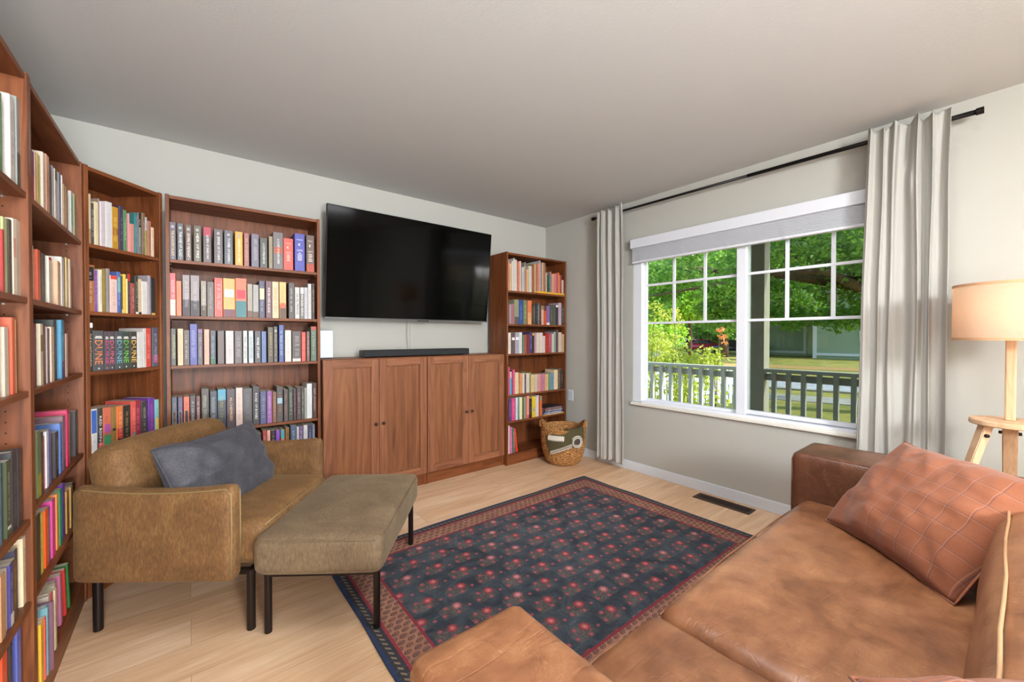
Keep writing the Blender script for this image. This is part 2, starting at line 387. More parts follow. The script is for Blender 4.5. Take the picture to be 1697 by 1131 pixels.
def strip(name,d0,d1,z,mat,L=70):
    o=Vector((13.15,4.49)); q=[]
    for d,l in ((d0,-L),(d1,-L),(d1,L),(d0,L)): w=o+Nn*d+D*l; q.append((w.x,w.y))
    return ground(name,q,z,mat)
strip('floor_sidewalk',0,1.35,G+.02,CONC); strip('floor_street',2.9,6.0,G+.015,ASPH)
strip('trim_2',2.78,2.9,G+.06,CONC); strip('trim_3',3.9,3.96,G+.022,Mat('road_line','#e6e4dc').m)
strip('floor_brown_strip',13.6,16.5,G+.02,Mat('yellow_brown_ground','#a08048',.95).m)  # yellow-brown band across the far lawn
# sunlit driveway and street beyond the left sash
ground('floor_driveway',[(27,16.5),(44,22),(46,40),(30,36)],G+.03,Mat('pale_concrete','#d2cdc4',.9).m)
# ---- house across the street
SID=Mat('green_grey_siding',rough=.7); X,Y,Z_=SID.xyz(); fr_=(Z_*6.2).fract(); SID.col(SID.mix(fr_.lt(.07)*.5,'#9fae98','#6f7d6b')); SID=SID.m
hs=thing('house','green-grey sided house across the street seen through the right sash','house',(44,10,G))
P('front_wall',bx(0.5,.6,0,8,7.5,5.5),SID,hs); P('projecting_wing',bx(-3.2,-9,0,8,.6,5.2),SID,hs)
P('corner_trim',bx(-3.3,.45,0,-3.1,.7,5.2),VINYL,hs); P('base_trim',bx(-3.3,-9,.25,-3.2,.45,.45),VINYL,hs); P('base_trim',bx(.4,.7,.25,.5,7.5,.45),VINYL,hs)
dr=P('side_door',bx(.35,1.0,.2,.5,2.15,2.7),Mat('pale_green_door','#c3cdb4',.5).m,hs); P('door_casing',bx(.3,2.15,.2,.5,2.35,2.85),VINYL,dr)
w=P('house_window',bx(-3.3,-3.9,1.5,-3.2,-2.3,3.2),VINYL,hs); P('dark_pane',bx(-3.34,-3.75,1.65,-3.3,-2.45,3.05),Mat('dark_window','#3a3430',.1).m,w)
bm=nb(); prism(bm,[(-4.2,0),(3,3.0),(9,0)],-10,8.5); bmesh.ops.rotate(bm,verts=bm.verts,cent=(0,0,0),matrix=Matrix.Rotation(PI/2,3,'X')); bmesh.ops.translate(bm,verts=bm.verts,vec=(0,7,5.3))
P('roof',bm,Mat('roof_shingle','#5a544e',.9).m,hs)
# ---- cars
def car(label,loc,rz,body,L=4.5,roof=None):
    c=thing('parked_car',label,'car',loc,rz)
    BM=Mat('car_paint_'+body.strip('#'),body,.25).m
    bm=nb(); prof=[(-L/2,.35),(-L/2,.78),(-L/2+.35,.92),(-L*.28,.95),(-L*.16,1.40),(L*.14,1.43),(L*.27,.98),(L/2-.15,.86),(L/2,.7),(L/2,.35)]
    vs=[[bm.verts.new((x,y*(.86 if z>1.1 else 1)*.88,z)) for x,z in prof] for y in (-1,1)]
    bm.faces.new(vs[0][::-1]); bm.faces.new(vs[1])
    for i in range(len(prof)): bm.faces.new((vs[0][i],vs[0][(i+1)%len(prof)],vs[1][(i+1)%len(prof)],vs[1][i]))
    bmesh.ops.bevel(bm,geom=bm.edges[:],offset=.05,segments=2,affect='EDGES'); P('car_body',bm,BM,c,True)
    GM=Mat('car_glass','#8d9aa0' if roof else '#20262a',.08).m
    for s in (-1,1):
        bm=nb(); q=[(-L*.25,.98),(-L*.155,1.34),(L*.13,1.36),(L*.235,1.0)]; a=[bm.verts.new((x,s*(.885 if z<1.1 else .775),z)) for x,z in q]; b=[bm.verts.new((x,s*(.865 if z<1.1 else .755),z)) for x,z in q]
        bm.faces.new(a); bm.faces.new(b[::-1]); [bm.faces.new((a[i],a[(i+1)%4],b[(i+1)%4],b[i])) for i in range(4)]
        bmesh.ops.recalc_face_normals(bm,faces=bm.faces); P('side_window',bm,GM,c)
        for x in (-L*.31,L*.31):
            bm=nb(); tube(bm,[(x,s*.66,.33),(x,s*.89,.33)],.33,24); w=P('wheel',bm,Mat('tyre','#18181a',.8).m,c)
            bm=nb(); tube(bm,[(x,s*.86,.33),(x,s*.90,.33)],.19,16); P('hubcap',bm,Mat('hub','#b9bcc0',.3,.7).m,w)
    return c
car('dark red parked car partly behind the shrub, beyond the left sash',(46.2,22.6,G+.03),R(112),'#a82838')
car('dark parked car showing right of the street tree trunk',(43,17.7,G+.03),R(112),'#23262c')
car('white parked car farther back, behind the dark red one',(49.5,25.5,G+.03),R(112),'#e8e8ea')
# ---- picket fence
pf=thing('picket_fence','white picket fence behind the shrub below the porch rail','fence',(9.0,7.0,G)); A=Vector((-.6,0.5)); B=Vector((3.35,-2.75))
dv=(B-A); Lf=dv.length; dv/=Lf; nv=Vector((-dv.y,dv.x)); WP=Mat('white_picket_paint','#f0f0ee',.5).m
for z in (.25,.75):
    bm=nb(); a=A+nv*.02; b=B+nv*.02; c_=(a+b)/2
    box(bm,-Lf/2,-.018,z,Lf/2,.018,z+.08); bmesh.ops.rotate(bm,verts=bm.verts,cent=(0,0,0),matrix=Matrix.Rotation(math.atan2(dv.y,dv.x),3,'Z')); bmesh.ops.translate(bm,verts=bm.verts,vec=(c_.x,c_.y,0)); P('fence_rail',bm,WP,pf)
for i in range(int(Lf/.105)):
    q=A+dv*(i*.105)-nv*.012; bm=nb(); h=.98
    poly=[(-.035,0),(.035,0),(.035,h-.07),(0,h),(-.035,h-.07)]
    a=[bm.verts.new((x,-.009,z)) for x,z in poly]; b=[bm.verts.new((x,.009,z)) for x,z in poly]
    bm.faces.new(a); bm.faces.new(b[::-1]); [bm.faces.new((a[(k+1)%5],a[k],b[k],b[(k+1)%5])) for k in range(5)]
    bmesh.ops.rotate(bm,verts=bm.verts,cent=(0,0,0),matrix=Matrix.Rotation(math.atan2(dv.y,dv.x),3,'Z')); bmesh.ops.translate(bm,verts=bm.verts,vec=(q.x,q.y,0))
    P('picket',bm,WP,pf)
# ---- foliage
def leafmat(name,a,b,c,tl,ty=.45):
    m=Mat(name,rough=.5); col=m.ramp(m.noise(1.1,3,.7)*.5+m.noise(9,2,.6)*.5,[(.36,a),(.5,b),(.64,c)]); m.col(col)
    t=m.node('ShaderNodeBsdfTranslucent'); m.nt.links.new(m.mix(.5,col,tl),t.inputs[0]); x=m.node('ShaderNodeMixShader'); x.inputs[0].default_value=ty
    m.nt.links.new(m.b.outputs[0],x.inputs[1]); m.nt.links.new(t.outputs[0],x.inputs[2]); m.nt.links.new(x.outputs[0],m.nt.nodes['Material Output'].inputs[0]); return m.m
LF1=leafmat('maple_leaves_green','#4a7a1e','#86b030','#bcd850','#c8ee48')
LF2=leafmat('tree_leaves_deep','#2e5420','#55842e','#9cbe4a','#a0d048')
LF3=leafmat('shrub_leaves_yellow_green','#6a7e22','#9aa836','#c8c058','#dcf050',.32)
LF4=leafmat('autumn_leaves_orange','#c0582c','#e08848','#e8a868','#f0a060')
BARK=Mat('tree_bark',rough=.95); BARK.col(BARK.ramp(BARK.noise(1,4,.7,BARK.scaled(14,14,2)),[(.3,'#3a2b20'),(.7,'#6e5844')])); BARK=BARK.m
def leaves(centres,n,size,seed,droop=.3,elong=1.7):
    rnd=random.Random(seed); V=[];F=[]
    tot=sum(c[3]**2 for c in centres)
    for cx,cy,cz,r in centres:
        k=int(n*r*r/tot)
        for _ in range(k):
            d=Vector((rnd.gauss(0,1),rnd.gauss(0,1),rnd.gauss(0,1))).normalized()*r*rnd.uniform(.45,1.0)
            d.z*=.7; p=Vector((cx,cy,cz))+d; s=size*rnd.uniform(.6,1.25)
            e1=Vector((rnd.gauss(0,1),rnd.gauss(0,1),rnd.gauss(0,.6)-droop)).normalized(); e2=e1.cross(Vector((rnd.gauss(0,1),rnd.gauss(0,1),rnd.gauss(0,1)))).normalized()
            nn=e1.cross(e2); b=len(V); w=s/elong
            V+= [p,p+e1*s*.35+e2*w*.5+nn*s*.06,p+e1*s*.75+e2*w*.38,p+e1*s-nn*s*.08,p+e1*s*.75-e2*w*.38,p+e1*s*.35-e2*w*.5+nn*s*.06]
            F.append((b,b+1,b+2,b+3)); F.append((b,b+3,b+4,b+5))
    me=bpy.data.meshes.new('foliage'); me.from_pydata([tuple(v) for v in V],[],F); me.update(); return me
def tree(label,loc,trunk,limbs,crown,n,size,mat,seed,name='street_tree',cat='tree'):
    t=thing(name,label,cat,loc)
    bm=nb(); tube(bm,[p[:3] for p in trunk],[p[3] for p in trunk],14); P('trunk',bm,BARK,t,True)
    for l in limbs:
        bm=nb(); tube(bm,[p[:3] for p in l],[p[3] for p in l],8); P('branch',bm,BARK,t,True)
    o=obj('foliage',leaves(crown,n,size,seed),mat,t); return t
rnd=random.Random(4)
def blob(cx,cy,cz,rx,ry,rz_,k,r): return [(cx+rnd.uniform(-1,1)*rx,cy+rnd.uniform(-1,1)*ry,cz+rnd.uniform(-1,1)*rz_,r*rnd.uniform(.7,1.3)) for _ in range(k)]
# near maple, trunk at the right edge of the right sash; limbs reach across both sashes
limbs=[[(0,0,2.9,.20),(-.3,2.2,3.5,.13),(-1.0,4.8,3.9,.07),(-1.4,7.4,3.9,.03)],[(0,0,3.2,.16),(.8,2.6,4.3,.1),(1.0,5.5,4.9,.05)],[(0,0,2.6,.13),(-1.6,1.0,3.3,.08),(-3.2,2.4,3.2,.03)],
 [(-.3,2.2,3.5,.07),(-1.6,3.6,3.2,.04),(-2.6,5.4,2.9,.015)],[(.8,2.6,4.3,.07),(2.0,4.0,3.6,.04),(2.6,5.6,2.8,.015)],[(0,0,3.4,.12),(1.6,-1.2,4.2,.06)]]
crown=blob(-.6,3.2,3.9,2.6,3.8,.7,46,.62)+blob(.4,6.2,3.6,2.6,2.6,1.0,34,.62)+blob(1.2,2.2,3.2,1.6,2.2,.5,16,.45)+blob(0,.2,4.6,2.5,2.2,1.0,18,.8)+blob(1.6,2.9,2.45,1.3,2.1,.3,30,.40)
tree('big maple at the curb with its trunk behind the right curtain edge',(12.75,1.75,G),[(0,0,0,.34),(.02,0,1.2,.26),(-.02,.02,2.4,.25),(0,0,3.4,.20),(.1,0,5.2,.12)],limbs,crown,36000,.14,LF2,5)
# street tree beyond, trunk by the red car
crown=blob(0,0,5.6,3.6,4.2,2.2,60,1.1)+blob(-1,1,3.6,3.0,4.2,.7,26,.8)
tree('street tree with a stout trunk beside the dark red car',(36.9,16.2,G),[(0,0,0,.42),(0,0,1.5,.33),(0,.1,4,.28),(.2,0,6.5,.15)],[[(0,0,3,.14),(-.6,2.6,4.4,.06)],[(0,0,3.2,.14),(.4,-2.4,4.8,.06)]],crown,22000,.27,LF1,6)
tree('slim dark-stemmed tree among the shrubs, left of the red car',(26,13.6,G),[(0,0,0,.14),(.05,0,2,.12),(0,.05,4,.08)],[[(0,0,2.6,.06),(-.3,1.2,3.6,.03)]],blob(0,0,4.4,2.6,3.0,1.6,50,.85),14000,.24,LF1,7)
tree('wide leafy tree filling the view at the far left of the window',(21,16.5,G),[(0,0,0,.3),(0,0,3,.22),(0,0,5,.14)],[[(0,0,2.8,.1),(-.8,-2.0,4.0,.04)],[(0,0,3,.1),(.5,1.8,4.4,.04)]],blob(0,0,4.2,3.2,4.2,2.4,60,1.0),16000,.24,LF1,8)
tree('tall tree crown filling the gap above the house roof',(33.5,13.0,G),[(0,0,0,.3),(0,0,4,.22),(0,0,7,.14)],[[(0,0,4,.1),(-.8,-2.6,6.0,.04)],[(0,0,4,.1),(.5,2.4,6.0,.04)]],blob(0,0,6.0,3.0,5.2,2.6,70,1.2),22000,.28,LF2,9)
tree('dark backdrop tree standing behind the parked cars',(60,30,G),[(0,0,0,.5),(0,0,6,.3)],[],blob(0,0,6.5,4,11,5.5,70,2.4),12000,.6,LF2,10)
tree('backdrop tree standing behind the sided house',(58,8,G),[(0,0,0,.5),(0,0,6,.3)],[],blob(0,0,8,4,13,5,70,2.6),12000,.6,LF2,11)
# shrub against the porch rail
stems=[]; rs=random.Random(12); cr=[]
for i in range(11):
    x=rs.uniform(-.5,.5); y=rs.uniform(-.85,.85); h=rs.uniform(1.5,2.75) if y>-.2 else rs.uniform(1.2,1.75); x2=x+rs.uniform(-.2,.2); y2=y+rs.uniform(-.25,.25)
    stems.append([(x,y,0,.012),((x+x2)/2+.05,(y+y2)/2,h*.5,.009),(x2,y2,h,.004)])
    for k in range(6):
        f=.28+.13*k; cr.append((x+(x2-x)*f+rs.uniform(-.12,.12),y+(y2-y)*f+rs.uniform(-.12,.12),h*f,.17))
    cr.append((x2,y2,h,.15))
sh=thing('garden_shrub','bright yellow-green shrub growing behind the left porch railing','shrub',(6.15,3.72,G))
for s in stems:
    bm=nb(); tube(bm,[p[:3] for p in s],[p[3] for p in s],6); P('stem',bm,BARK,sh,True)
obj('foliage',leaves(cr,4200,.068,13,.5,1.9),LF3,sh)
sh=thing('flowering_twig','drooping orange-leaved twig at the right end of the shrub','twig',(6.4,2.95,G))
bm=nb(); tube(bm,[(0,0,0),(.02,-.03,1.2),(0,-.08,1.95),(.02,-.12,1.9)],.006,6); P('stem',bm,BARK,sh,True)
obj('foliage',leaves([(0,-.09,1.93,.07),(.01,-.12,1.83,.06),(.02,-.14,1.74,.045)],70,.045,14,.6,1.6),LF4,sh)
for lab,loc,cs,n,sz in (('dense low hedge of yellow-green leaves behind the picket fence',(13,9.5,G),blob(0,0,.7,1.6,2.8,.5,30,.5),5200,.14),('rounded yellow shrub on the far side of the lawn',(18.5,13.2,G),blob(0,0,.9,1.4,2.4,.7,22,.55),3800,.16)):
    sh=thing('garden_hedge',lab,'shrub',loc); bm=nb(); tube(bm,[(0,0,0),(0,0,.8)],.03,6); P('stem',bm,BARK,sh); obj('foliage',leaves(cs,n,sz,n),LF3,sh)
# ================================================================ RUG
m=Mat('floral_rug',rough=.95); X,Y,Z_=m.xyz()
wob=m.noise(14,2)-.5
RX0,RX1,RY0,RY1=.565,2.683,.842,2.348
ex=(X-RX0).mn(X*-1.0+RX1); ey=(Y-RY0).mn(Y*-1.0+RY1); e=ex.mn(ey)+wob*.004
fine=m.noise(1,2,.6,m.scaled(420,420,1)); mid=m.noise(6,4,.65,None,1.5); big=m.noise(2.2,3)
field=m.ramp(mid*.55+fine*.25+big*.2,[(.34,'#1b1f26'),(.47,'#2e363f'),(.6,'#434b52'),(.72,'#62676a')])
# staggered sprays of flowers
row=((Y-1.177)/.1125).floor(); xs=X+((row.mod(2.0))*.0875)-1.899+.0875; cx=(xs/.175).floor()
lx=xs-(cx+.5)*.175; ly=Y-(row+.5)*.1125-1.177; lx=lx+wob*.012; ly=ly+(m.noise(17,2)-.5)*.012
rr=(lx*lx+ly*ly).sqrt(); an=ly.atan2(lx)
pet=(an*8.0).cos()*.0028
flower=(rr+pet).lt(.0235); core=(rr+pet*.6).lt(.0145); dot=rr.lt(.005)
def blobs(cx_,cy_,r): 
    a=lx-cx_; b=ly-cy_; return (a*a+b*b).sqrt()+fine*.004
buds=blobs(-.052,.012,0).mn(blobs(-.012,-.043,0)).mn(blobs(.050,-.03,0)*1.2).mn(blobs(-.075,-.03,0))
leafd=(((lx+.035)*(lx+.035))*.8+((ly+.022)*(ly+.022))*1.7).sqrt()
leafn=m.noise(1,3,.7,m.scaled(95,70,1),3.0)
leaf=(1.0-leafd.step(.022,.085))*(leafn.gt(.54)); leaf2=(1.0-leafd.step(.02,.085))*(leafn.lt(.44))
c=m.mix(leaf*.8,field,'#7a7058'); c=m.mix(leaf2*.6,c,'#63363f'); c=m.mix(buds.lt(.0128)*.9,c,'#8c414a'); c=m.mix(buds.lt(.0055)*.8,c,'#b06c6c')
cid=m.noise(1,1,.5,m.vec(cx*3.7,row*5.1,0.0)); pale=cid.gt(.56)
c=m.mix(flower*.92,c,m.mix(pale,'#832e3a','#8a4a55')); c=m.mix(core*.9,c,m.mix(pale,'#ad5558','#b47a78')); c=m.mix(dot*.7,c,'#c49878')
# peach border of small paisleys
row2=(Y/.030).floor(); ux=X+(row2.mod(2.0))*.021; c2=(ux/.042).floor(); px=ux-(c2+.5)*.042; py=Y-(row2+.5)*.030
pd=((px-py*.35)*(px-py*.35)*.62+py*py*1.3).sqrt()+wob*.004
pai=(pd.lt(.0125))*(((pd-.0068).abs()).gt(.0013)); stem=((px+.009).abs().lt(.0012))*(py.abs().lt(.009))
peach=m.ramp(mid*.5+fine*.5,[(.34,'#7a5143'),(.52,'#9c6c56'),(.66,'#b6866c')])
pb=m.mix(pai.mx(stem)*.8,peach,'#3e2c30')
dotd=((((X+Y)/.03).fract()-.5).abs().lt(.2))*((e-.032).abs().lt(.008))
dk=m.mix(dotd*.65,m.mix(fine,'#23242c','#3c3a40'),'#a08868')
b=m.mix(e.gt(.171),pb,'#7c2a34'); b=m.mix(e.lt(.068),b,'#8a2c38'); b=m.mix(e.lt(.055),b,dk); b=m.mix(e.lt(.012),b,'#25365a')
c=m.mix(e.gt(.184),b,c)
wear=(m.noise(1,2,.5,m.scaled(1.6,60,1),1.2)-.5).abs().lt(.0025)*(big.gt(.5))
c=m.mix(wear*.35,c,'#9aa2a8'); m.col(c); m.bump(fine*.6+mid*.4,.5,.002); RUG=m.m
bm=nb(); RL,RW=RX1-RX0,RY1-RY0
def rugp(u,v,z):
    x=RX0+RL*u; y=RY0+RW*v; w=.0045*noise.noise(Vector((x*2.6,y*2.6,3)))
    x+=w*(1 if u in (0,1) else .2)*2; y+=w*2*(1 if v in (0,1) else .2)
    lift=.0035*max(0,noise.noise(Vector((x*4,y*4,9))))*(1 if min(u,v,1-u,1-v)<.03 else 0)
    return Vector((x,y,z+lift))
T=grid(bm,90,64,lambda u,v:rugp(u,v,.0085)); Bt=grid(bm,90,64,lambda u,v:rugp(u,v,.0))
for i in range(90):
    for j,k in ((0,0),(64,64)): bm.faces.new((T[i][j],T[i+1][j],Bt[i+1][j],Bt[i][j]))
for j in range(64):
    for i in (0,90): bm.faces.new((T[i][j],T[i][j+1],Bt[i][j+1],Bt[i][j]))
bmesh.ops.recalc_face_normals(bm,faces=bm.faces)
tag(obj('area_rug',bm,RUG,None,False),'dark blue floral rug with peach paisley border on the oak floor','rug')
# ================================================================ BOOKCASES
CASE={'B4':((-.097,2.973),0,.80,'wide bookcase left of television'),'B5':((2.333,2.995),0,.80,'bookcase right of television'),
 'B3':((-.370,2.692),math.atan2(.745,.667),.392,'narrow angled corner bookcase'),'B2':((-.375,1.89),PI/2,.80,'left wall bookcase beside corner'),'B1':((-.375,1.09),PI/2,.80,'nearest left wall bookcase')}
SHELF=[(2.02,),(1.658,),(1.341,),(1.057,),(.668,),(.416,),(.105,)]
CL={'B4':'wide walnut bookcase full of books between the corner unit and the television','B5':'walnut bookcase in the far corner between television and window wall','B3':'narrow walnut bookcase set at an angle across the left corner',
 'B2':'walnut bookcase on the left wall next to the angled corner unit','B1':'walnut bookcase at the left edge of the view, nearest the camera'}
for key,((x,y),rzz,w,nm) in CASE.items():
    t=thing('bookcase',CL[key],'bookcase',(x,y,0),rzz,'walnut bookcases'); d=.278
    for a,b in ((0,.018),(w-.018,w)): P('side_panel',bx(a,0,0,b,d,2.02,.0012,1),WZ,t)
    P('top_panel',bx(.018,.004,1.998,w-.018,d,2.016,.001,1),WX,t)
    P('back_panel',bx(.018,d-.006,.08,w-.018,d,1.998),WZ,t); P('plinth',bx(.018,.006,0,w-.018,.022,.085,.001,1),WX,t)
    P('bottom_shelf',bx(.018,.004,.085,w-.018,d-.006,.105,.001,1),WX,t)
    zs=[1.658,1.341,1.057,.690 if key=='B2' else .668,.416]
    for z in zs:
        th=.018
        P('shelf',bx(.0185,.004,z-th,w-.0185,d-.007,z,.001,1),WX,t)
    bm=nb()
    for z in zs:
        for xx in (.018,w-.018):
            for yy in (.05,.22):
                s=.006 if xx<.1 else -.006; tube(bm,[(xx,yy,z-.0215),(xx+s,yy,z-.0215)],.003,8)
    P('shelf_pins',bm,Mat('shelf_pin_nickel','#c8c8c4',.3,.8).m if 'shelf_pin_nickel' not in bpy.data.materials else bpy.data.materials['shelf_pin_nickel'],t)
    bm=nb()
    for i in range(52):
        z=.20+i*.032
        if min(abs(z-q) for q in zs)<.024: continue
        for xx,s in ((.018,1),(w-.018,-1)):
            for yy in (.05,.22): tube(bm,[(xx-s*.0005,yy,z),(xx+s*.0003,yy,z)],.0024,6)
    P('peg_hole_shade',bm,bpy.data.materials.get('hole_shade_dark'),t)  # near-black discs on the panels paint the shade inside the holes
# ---- door cabinets
def door(w,h):
    bm=nb(); f=.058; t=.018
    box(bm,0,0,0,f,t,h,.002); box(bm,w-f,0,0,w,t,h,.002); box(bm,f,0,0,w-f,t,f,.002,mi=1); box(bm,f,0,h-f,w-f,t,h,.002,mi=1)
    # small ogee step inside the frame
    for a in ((f,f,f+.006,h-f),(w-f-.006,f,w-f,h-f),(f,f,w-f,f+.006),(f,h-f-.006,w-f,h-f)):
        box(bm,a[0],.005,a[1],a[2],.014,a[3],.0015,1)
    return bm
for i,(x,lab) in enumerate(((.7305,'left walnut door cabinet under the television, beside the wide bookcase'),(1.5325,'right walnut door cabinet under the television, beside the far bookcase'))):
    t=thing('door_cabinet',lab,'cabinet',(x,3.048,0),0,'walnut door cabinets'); w=.799; d=.285
    for a,b in ((0,.018),(w-.018,w)): P('side_panel',bx(a,0,0,b,d,1.059,.0012,1),WZ,t)
    P('top_panel',bx(.018,0,1.041,w-.018,d,1.0595,.001,1),WX,t); P('back_panel',bx(.018,d-.006,.08,w-.018,d,1.04),WZ,t)
    P('plinth',bx(.018,.006,0,w-.018,.022,.085,.001,1),WX,t); P('bottom_shelf',bx(.018,.004,.085,w-.018,d-.006,.1,.001,1),WX,t)
    for k in (0,1):
        o=P('door',door(.396,.955),[WD,WDX],t); o.location=(.0025+k*.398,-.0195,.098)
        obj('door_panel',bx(.056,.0125,.056,.34,.0165,.899),WD2,o)
        bm=nb(); kx=.368 if k==0 else .028; lathe(bm,[(.0001,0),(.006,0),(.005,.010),(.010,.014),(.0125,.019),(.011,.025),(.0001,.028)],n=20); bmesh.ops.rotate(bm,verts=bm.verts,cent=(0,0,0),matrix=Matrix.Rotation(PI/2,3,'X')); bmesh.ops.translate(bm,verts=bm.verts,vec=(kx,0,.562-.098-.0))
        kb=obj('knob',bm,bpy.data.materials['brown_register_metal'],o,True)
# ================================================================ BOOKS
TXT={}
def glyphs(text):
    if text in TXT: return TXT[text]
    cu=bpy.data.curves.new('t','FONT'); cu.body=text; cu.resolution_u=1; cu.size=1
    ob=bpy.data.objects.new('t',cu); COL.objects.link(ob); bpy.context.view_layer.update()
    me=bpy.data.meshes.new_from_object(ob.evaluated_get(bpy.context.evaluated_depsgraph_get()))
    v=[(p.co.x,p.co.y) for p in me.vertices]; f=[tuple(p.vertices) for p in me.polygons]
    bpy.data.objects.remove(ob); bpy.data.curves.remove(cu); bpy.data.meshes.remove(me)
    x0=min(a for a,_ in v); x1=max(a for a,_ in v); y0=min(b for _,b in v); y1=max(b for _,b in v)
    v=[((a-x0)/(x1-x0)-.5,(b-y0)/(y1-y0)-.5) for a,b in v]; TXT[text]=(v,f); return TXT[text]
def add_text(V,F,text,cx,cz,length,height,vertical=True,y=-.0004):
    v,f=glyphs(text); b=len(V)
    for a,c in v:
        V.append((cx+c*height,y,cz-a*length) if vertical else (cx+a*length,y,cz+c*height))
    F+= [tuple(b+i for i in q) for q in f]
def quad(V,F,x0,z0,x1,z1,y=-.0004):
    b=len(V); V+=[(x0,y,z0),(x1,y,z0),(x1,y,z1),(x0,y,z1)]; F.append((b,b+1,b+2,b+3))
def mesh(name,V,F):
    me=bpy.data.meshes.new(name); me.from_pydata(V,[],F); me.update(); return me
def child(name,V,F,col,par,mat=None):
    o=bpy.data.objects.new(name,mesh(name,V,F)); COL.objects.link(o); o.data.materials.append(mat or INK); o.color=lin(col); o.parent=par; return o
def scrib(V,F,t,h,rnd,z0=.18,z1=.84):
    """small irregular strokes that read as lettering too fine to make out"""
    z=h*z1; lw=t*rnd.uniform(.26,.42); cx=t/2+rnd.uniform(-.05,.05)*t
    while z>h*z0:
        g=rnd.uniform(.0018,.0042)
        quad(V,F,cx-lw/2,z-.0009,cx+lw/2,z)
        if rnd.random()<.7:
            q=rnd.choice((-1,1)); quad(V,F,cx+q*lw/2-.0005,z-g,cx+q*lw/2+.0005,z)
        z-=g+rnd.uniform(.0014,.0026)
        if rnd.random()<.14: z-=rnd.uniform(.004,.012)
PAL=[('black','2a2628'),('dark grey','52504e'),('grey','86827f'),('pale grey','b8b6b4'),('white','dedcd8'),('cream','dccfb4'),('tan','c8a478'),('brown','7c5236'),('dark brown','4a3428'),('red','c8402f'),('dark red','82303a'),('pink','d8528c'),('pale pink','dcb0a8'),('orange','e0783c'),('peach','e0a078'),('yellow','e4c44c'),('mustard','c08c30'),('olive','84804c'),('green','4c8858'),('dark green','3c4a38'),('teal','3c8484'),('blue','4464a4'),('pale blue','78a8cc'),('navy','383c64'),('purple','70449c'),('mauve','8c7088'),('lilac','b8a4bc'),('plum','4c3440'),('slate','58646e'),('taupe','70605a')]
def cname(h):
    c=[int(h[i:i+2],16) for i in (0,2,4)]
    return min(PAL,key=lambda p:sum(((int(p[1][i*2:i*2+2],16)-c[i])*w)**2 for i,w in ((0,1),(1,1.2),(2,1))))[0]
ORD='first second third fourth fifth sixth seventh eighth ninth tenth eleventh twelfth thirteenth fourteenth fifteenth sixteenth seventeenth eighteenth nineteenth twentieth twenty-first twenty-second twenty-third twenty-fourth twenty-fifth twenty-sixth twenty-seventh twenty-eighth twenty-ninth thirtieth'.split()
SN={1.658:'top shelf',1.341:'second shelf down',1.057:'third shelf down',.668:'fourth shelf down',.69:'fourth shelf down',.416:'fifth shelf down',.105:'bottom shelf'}
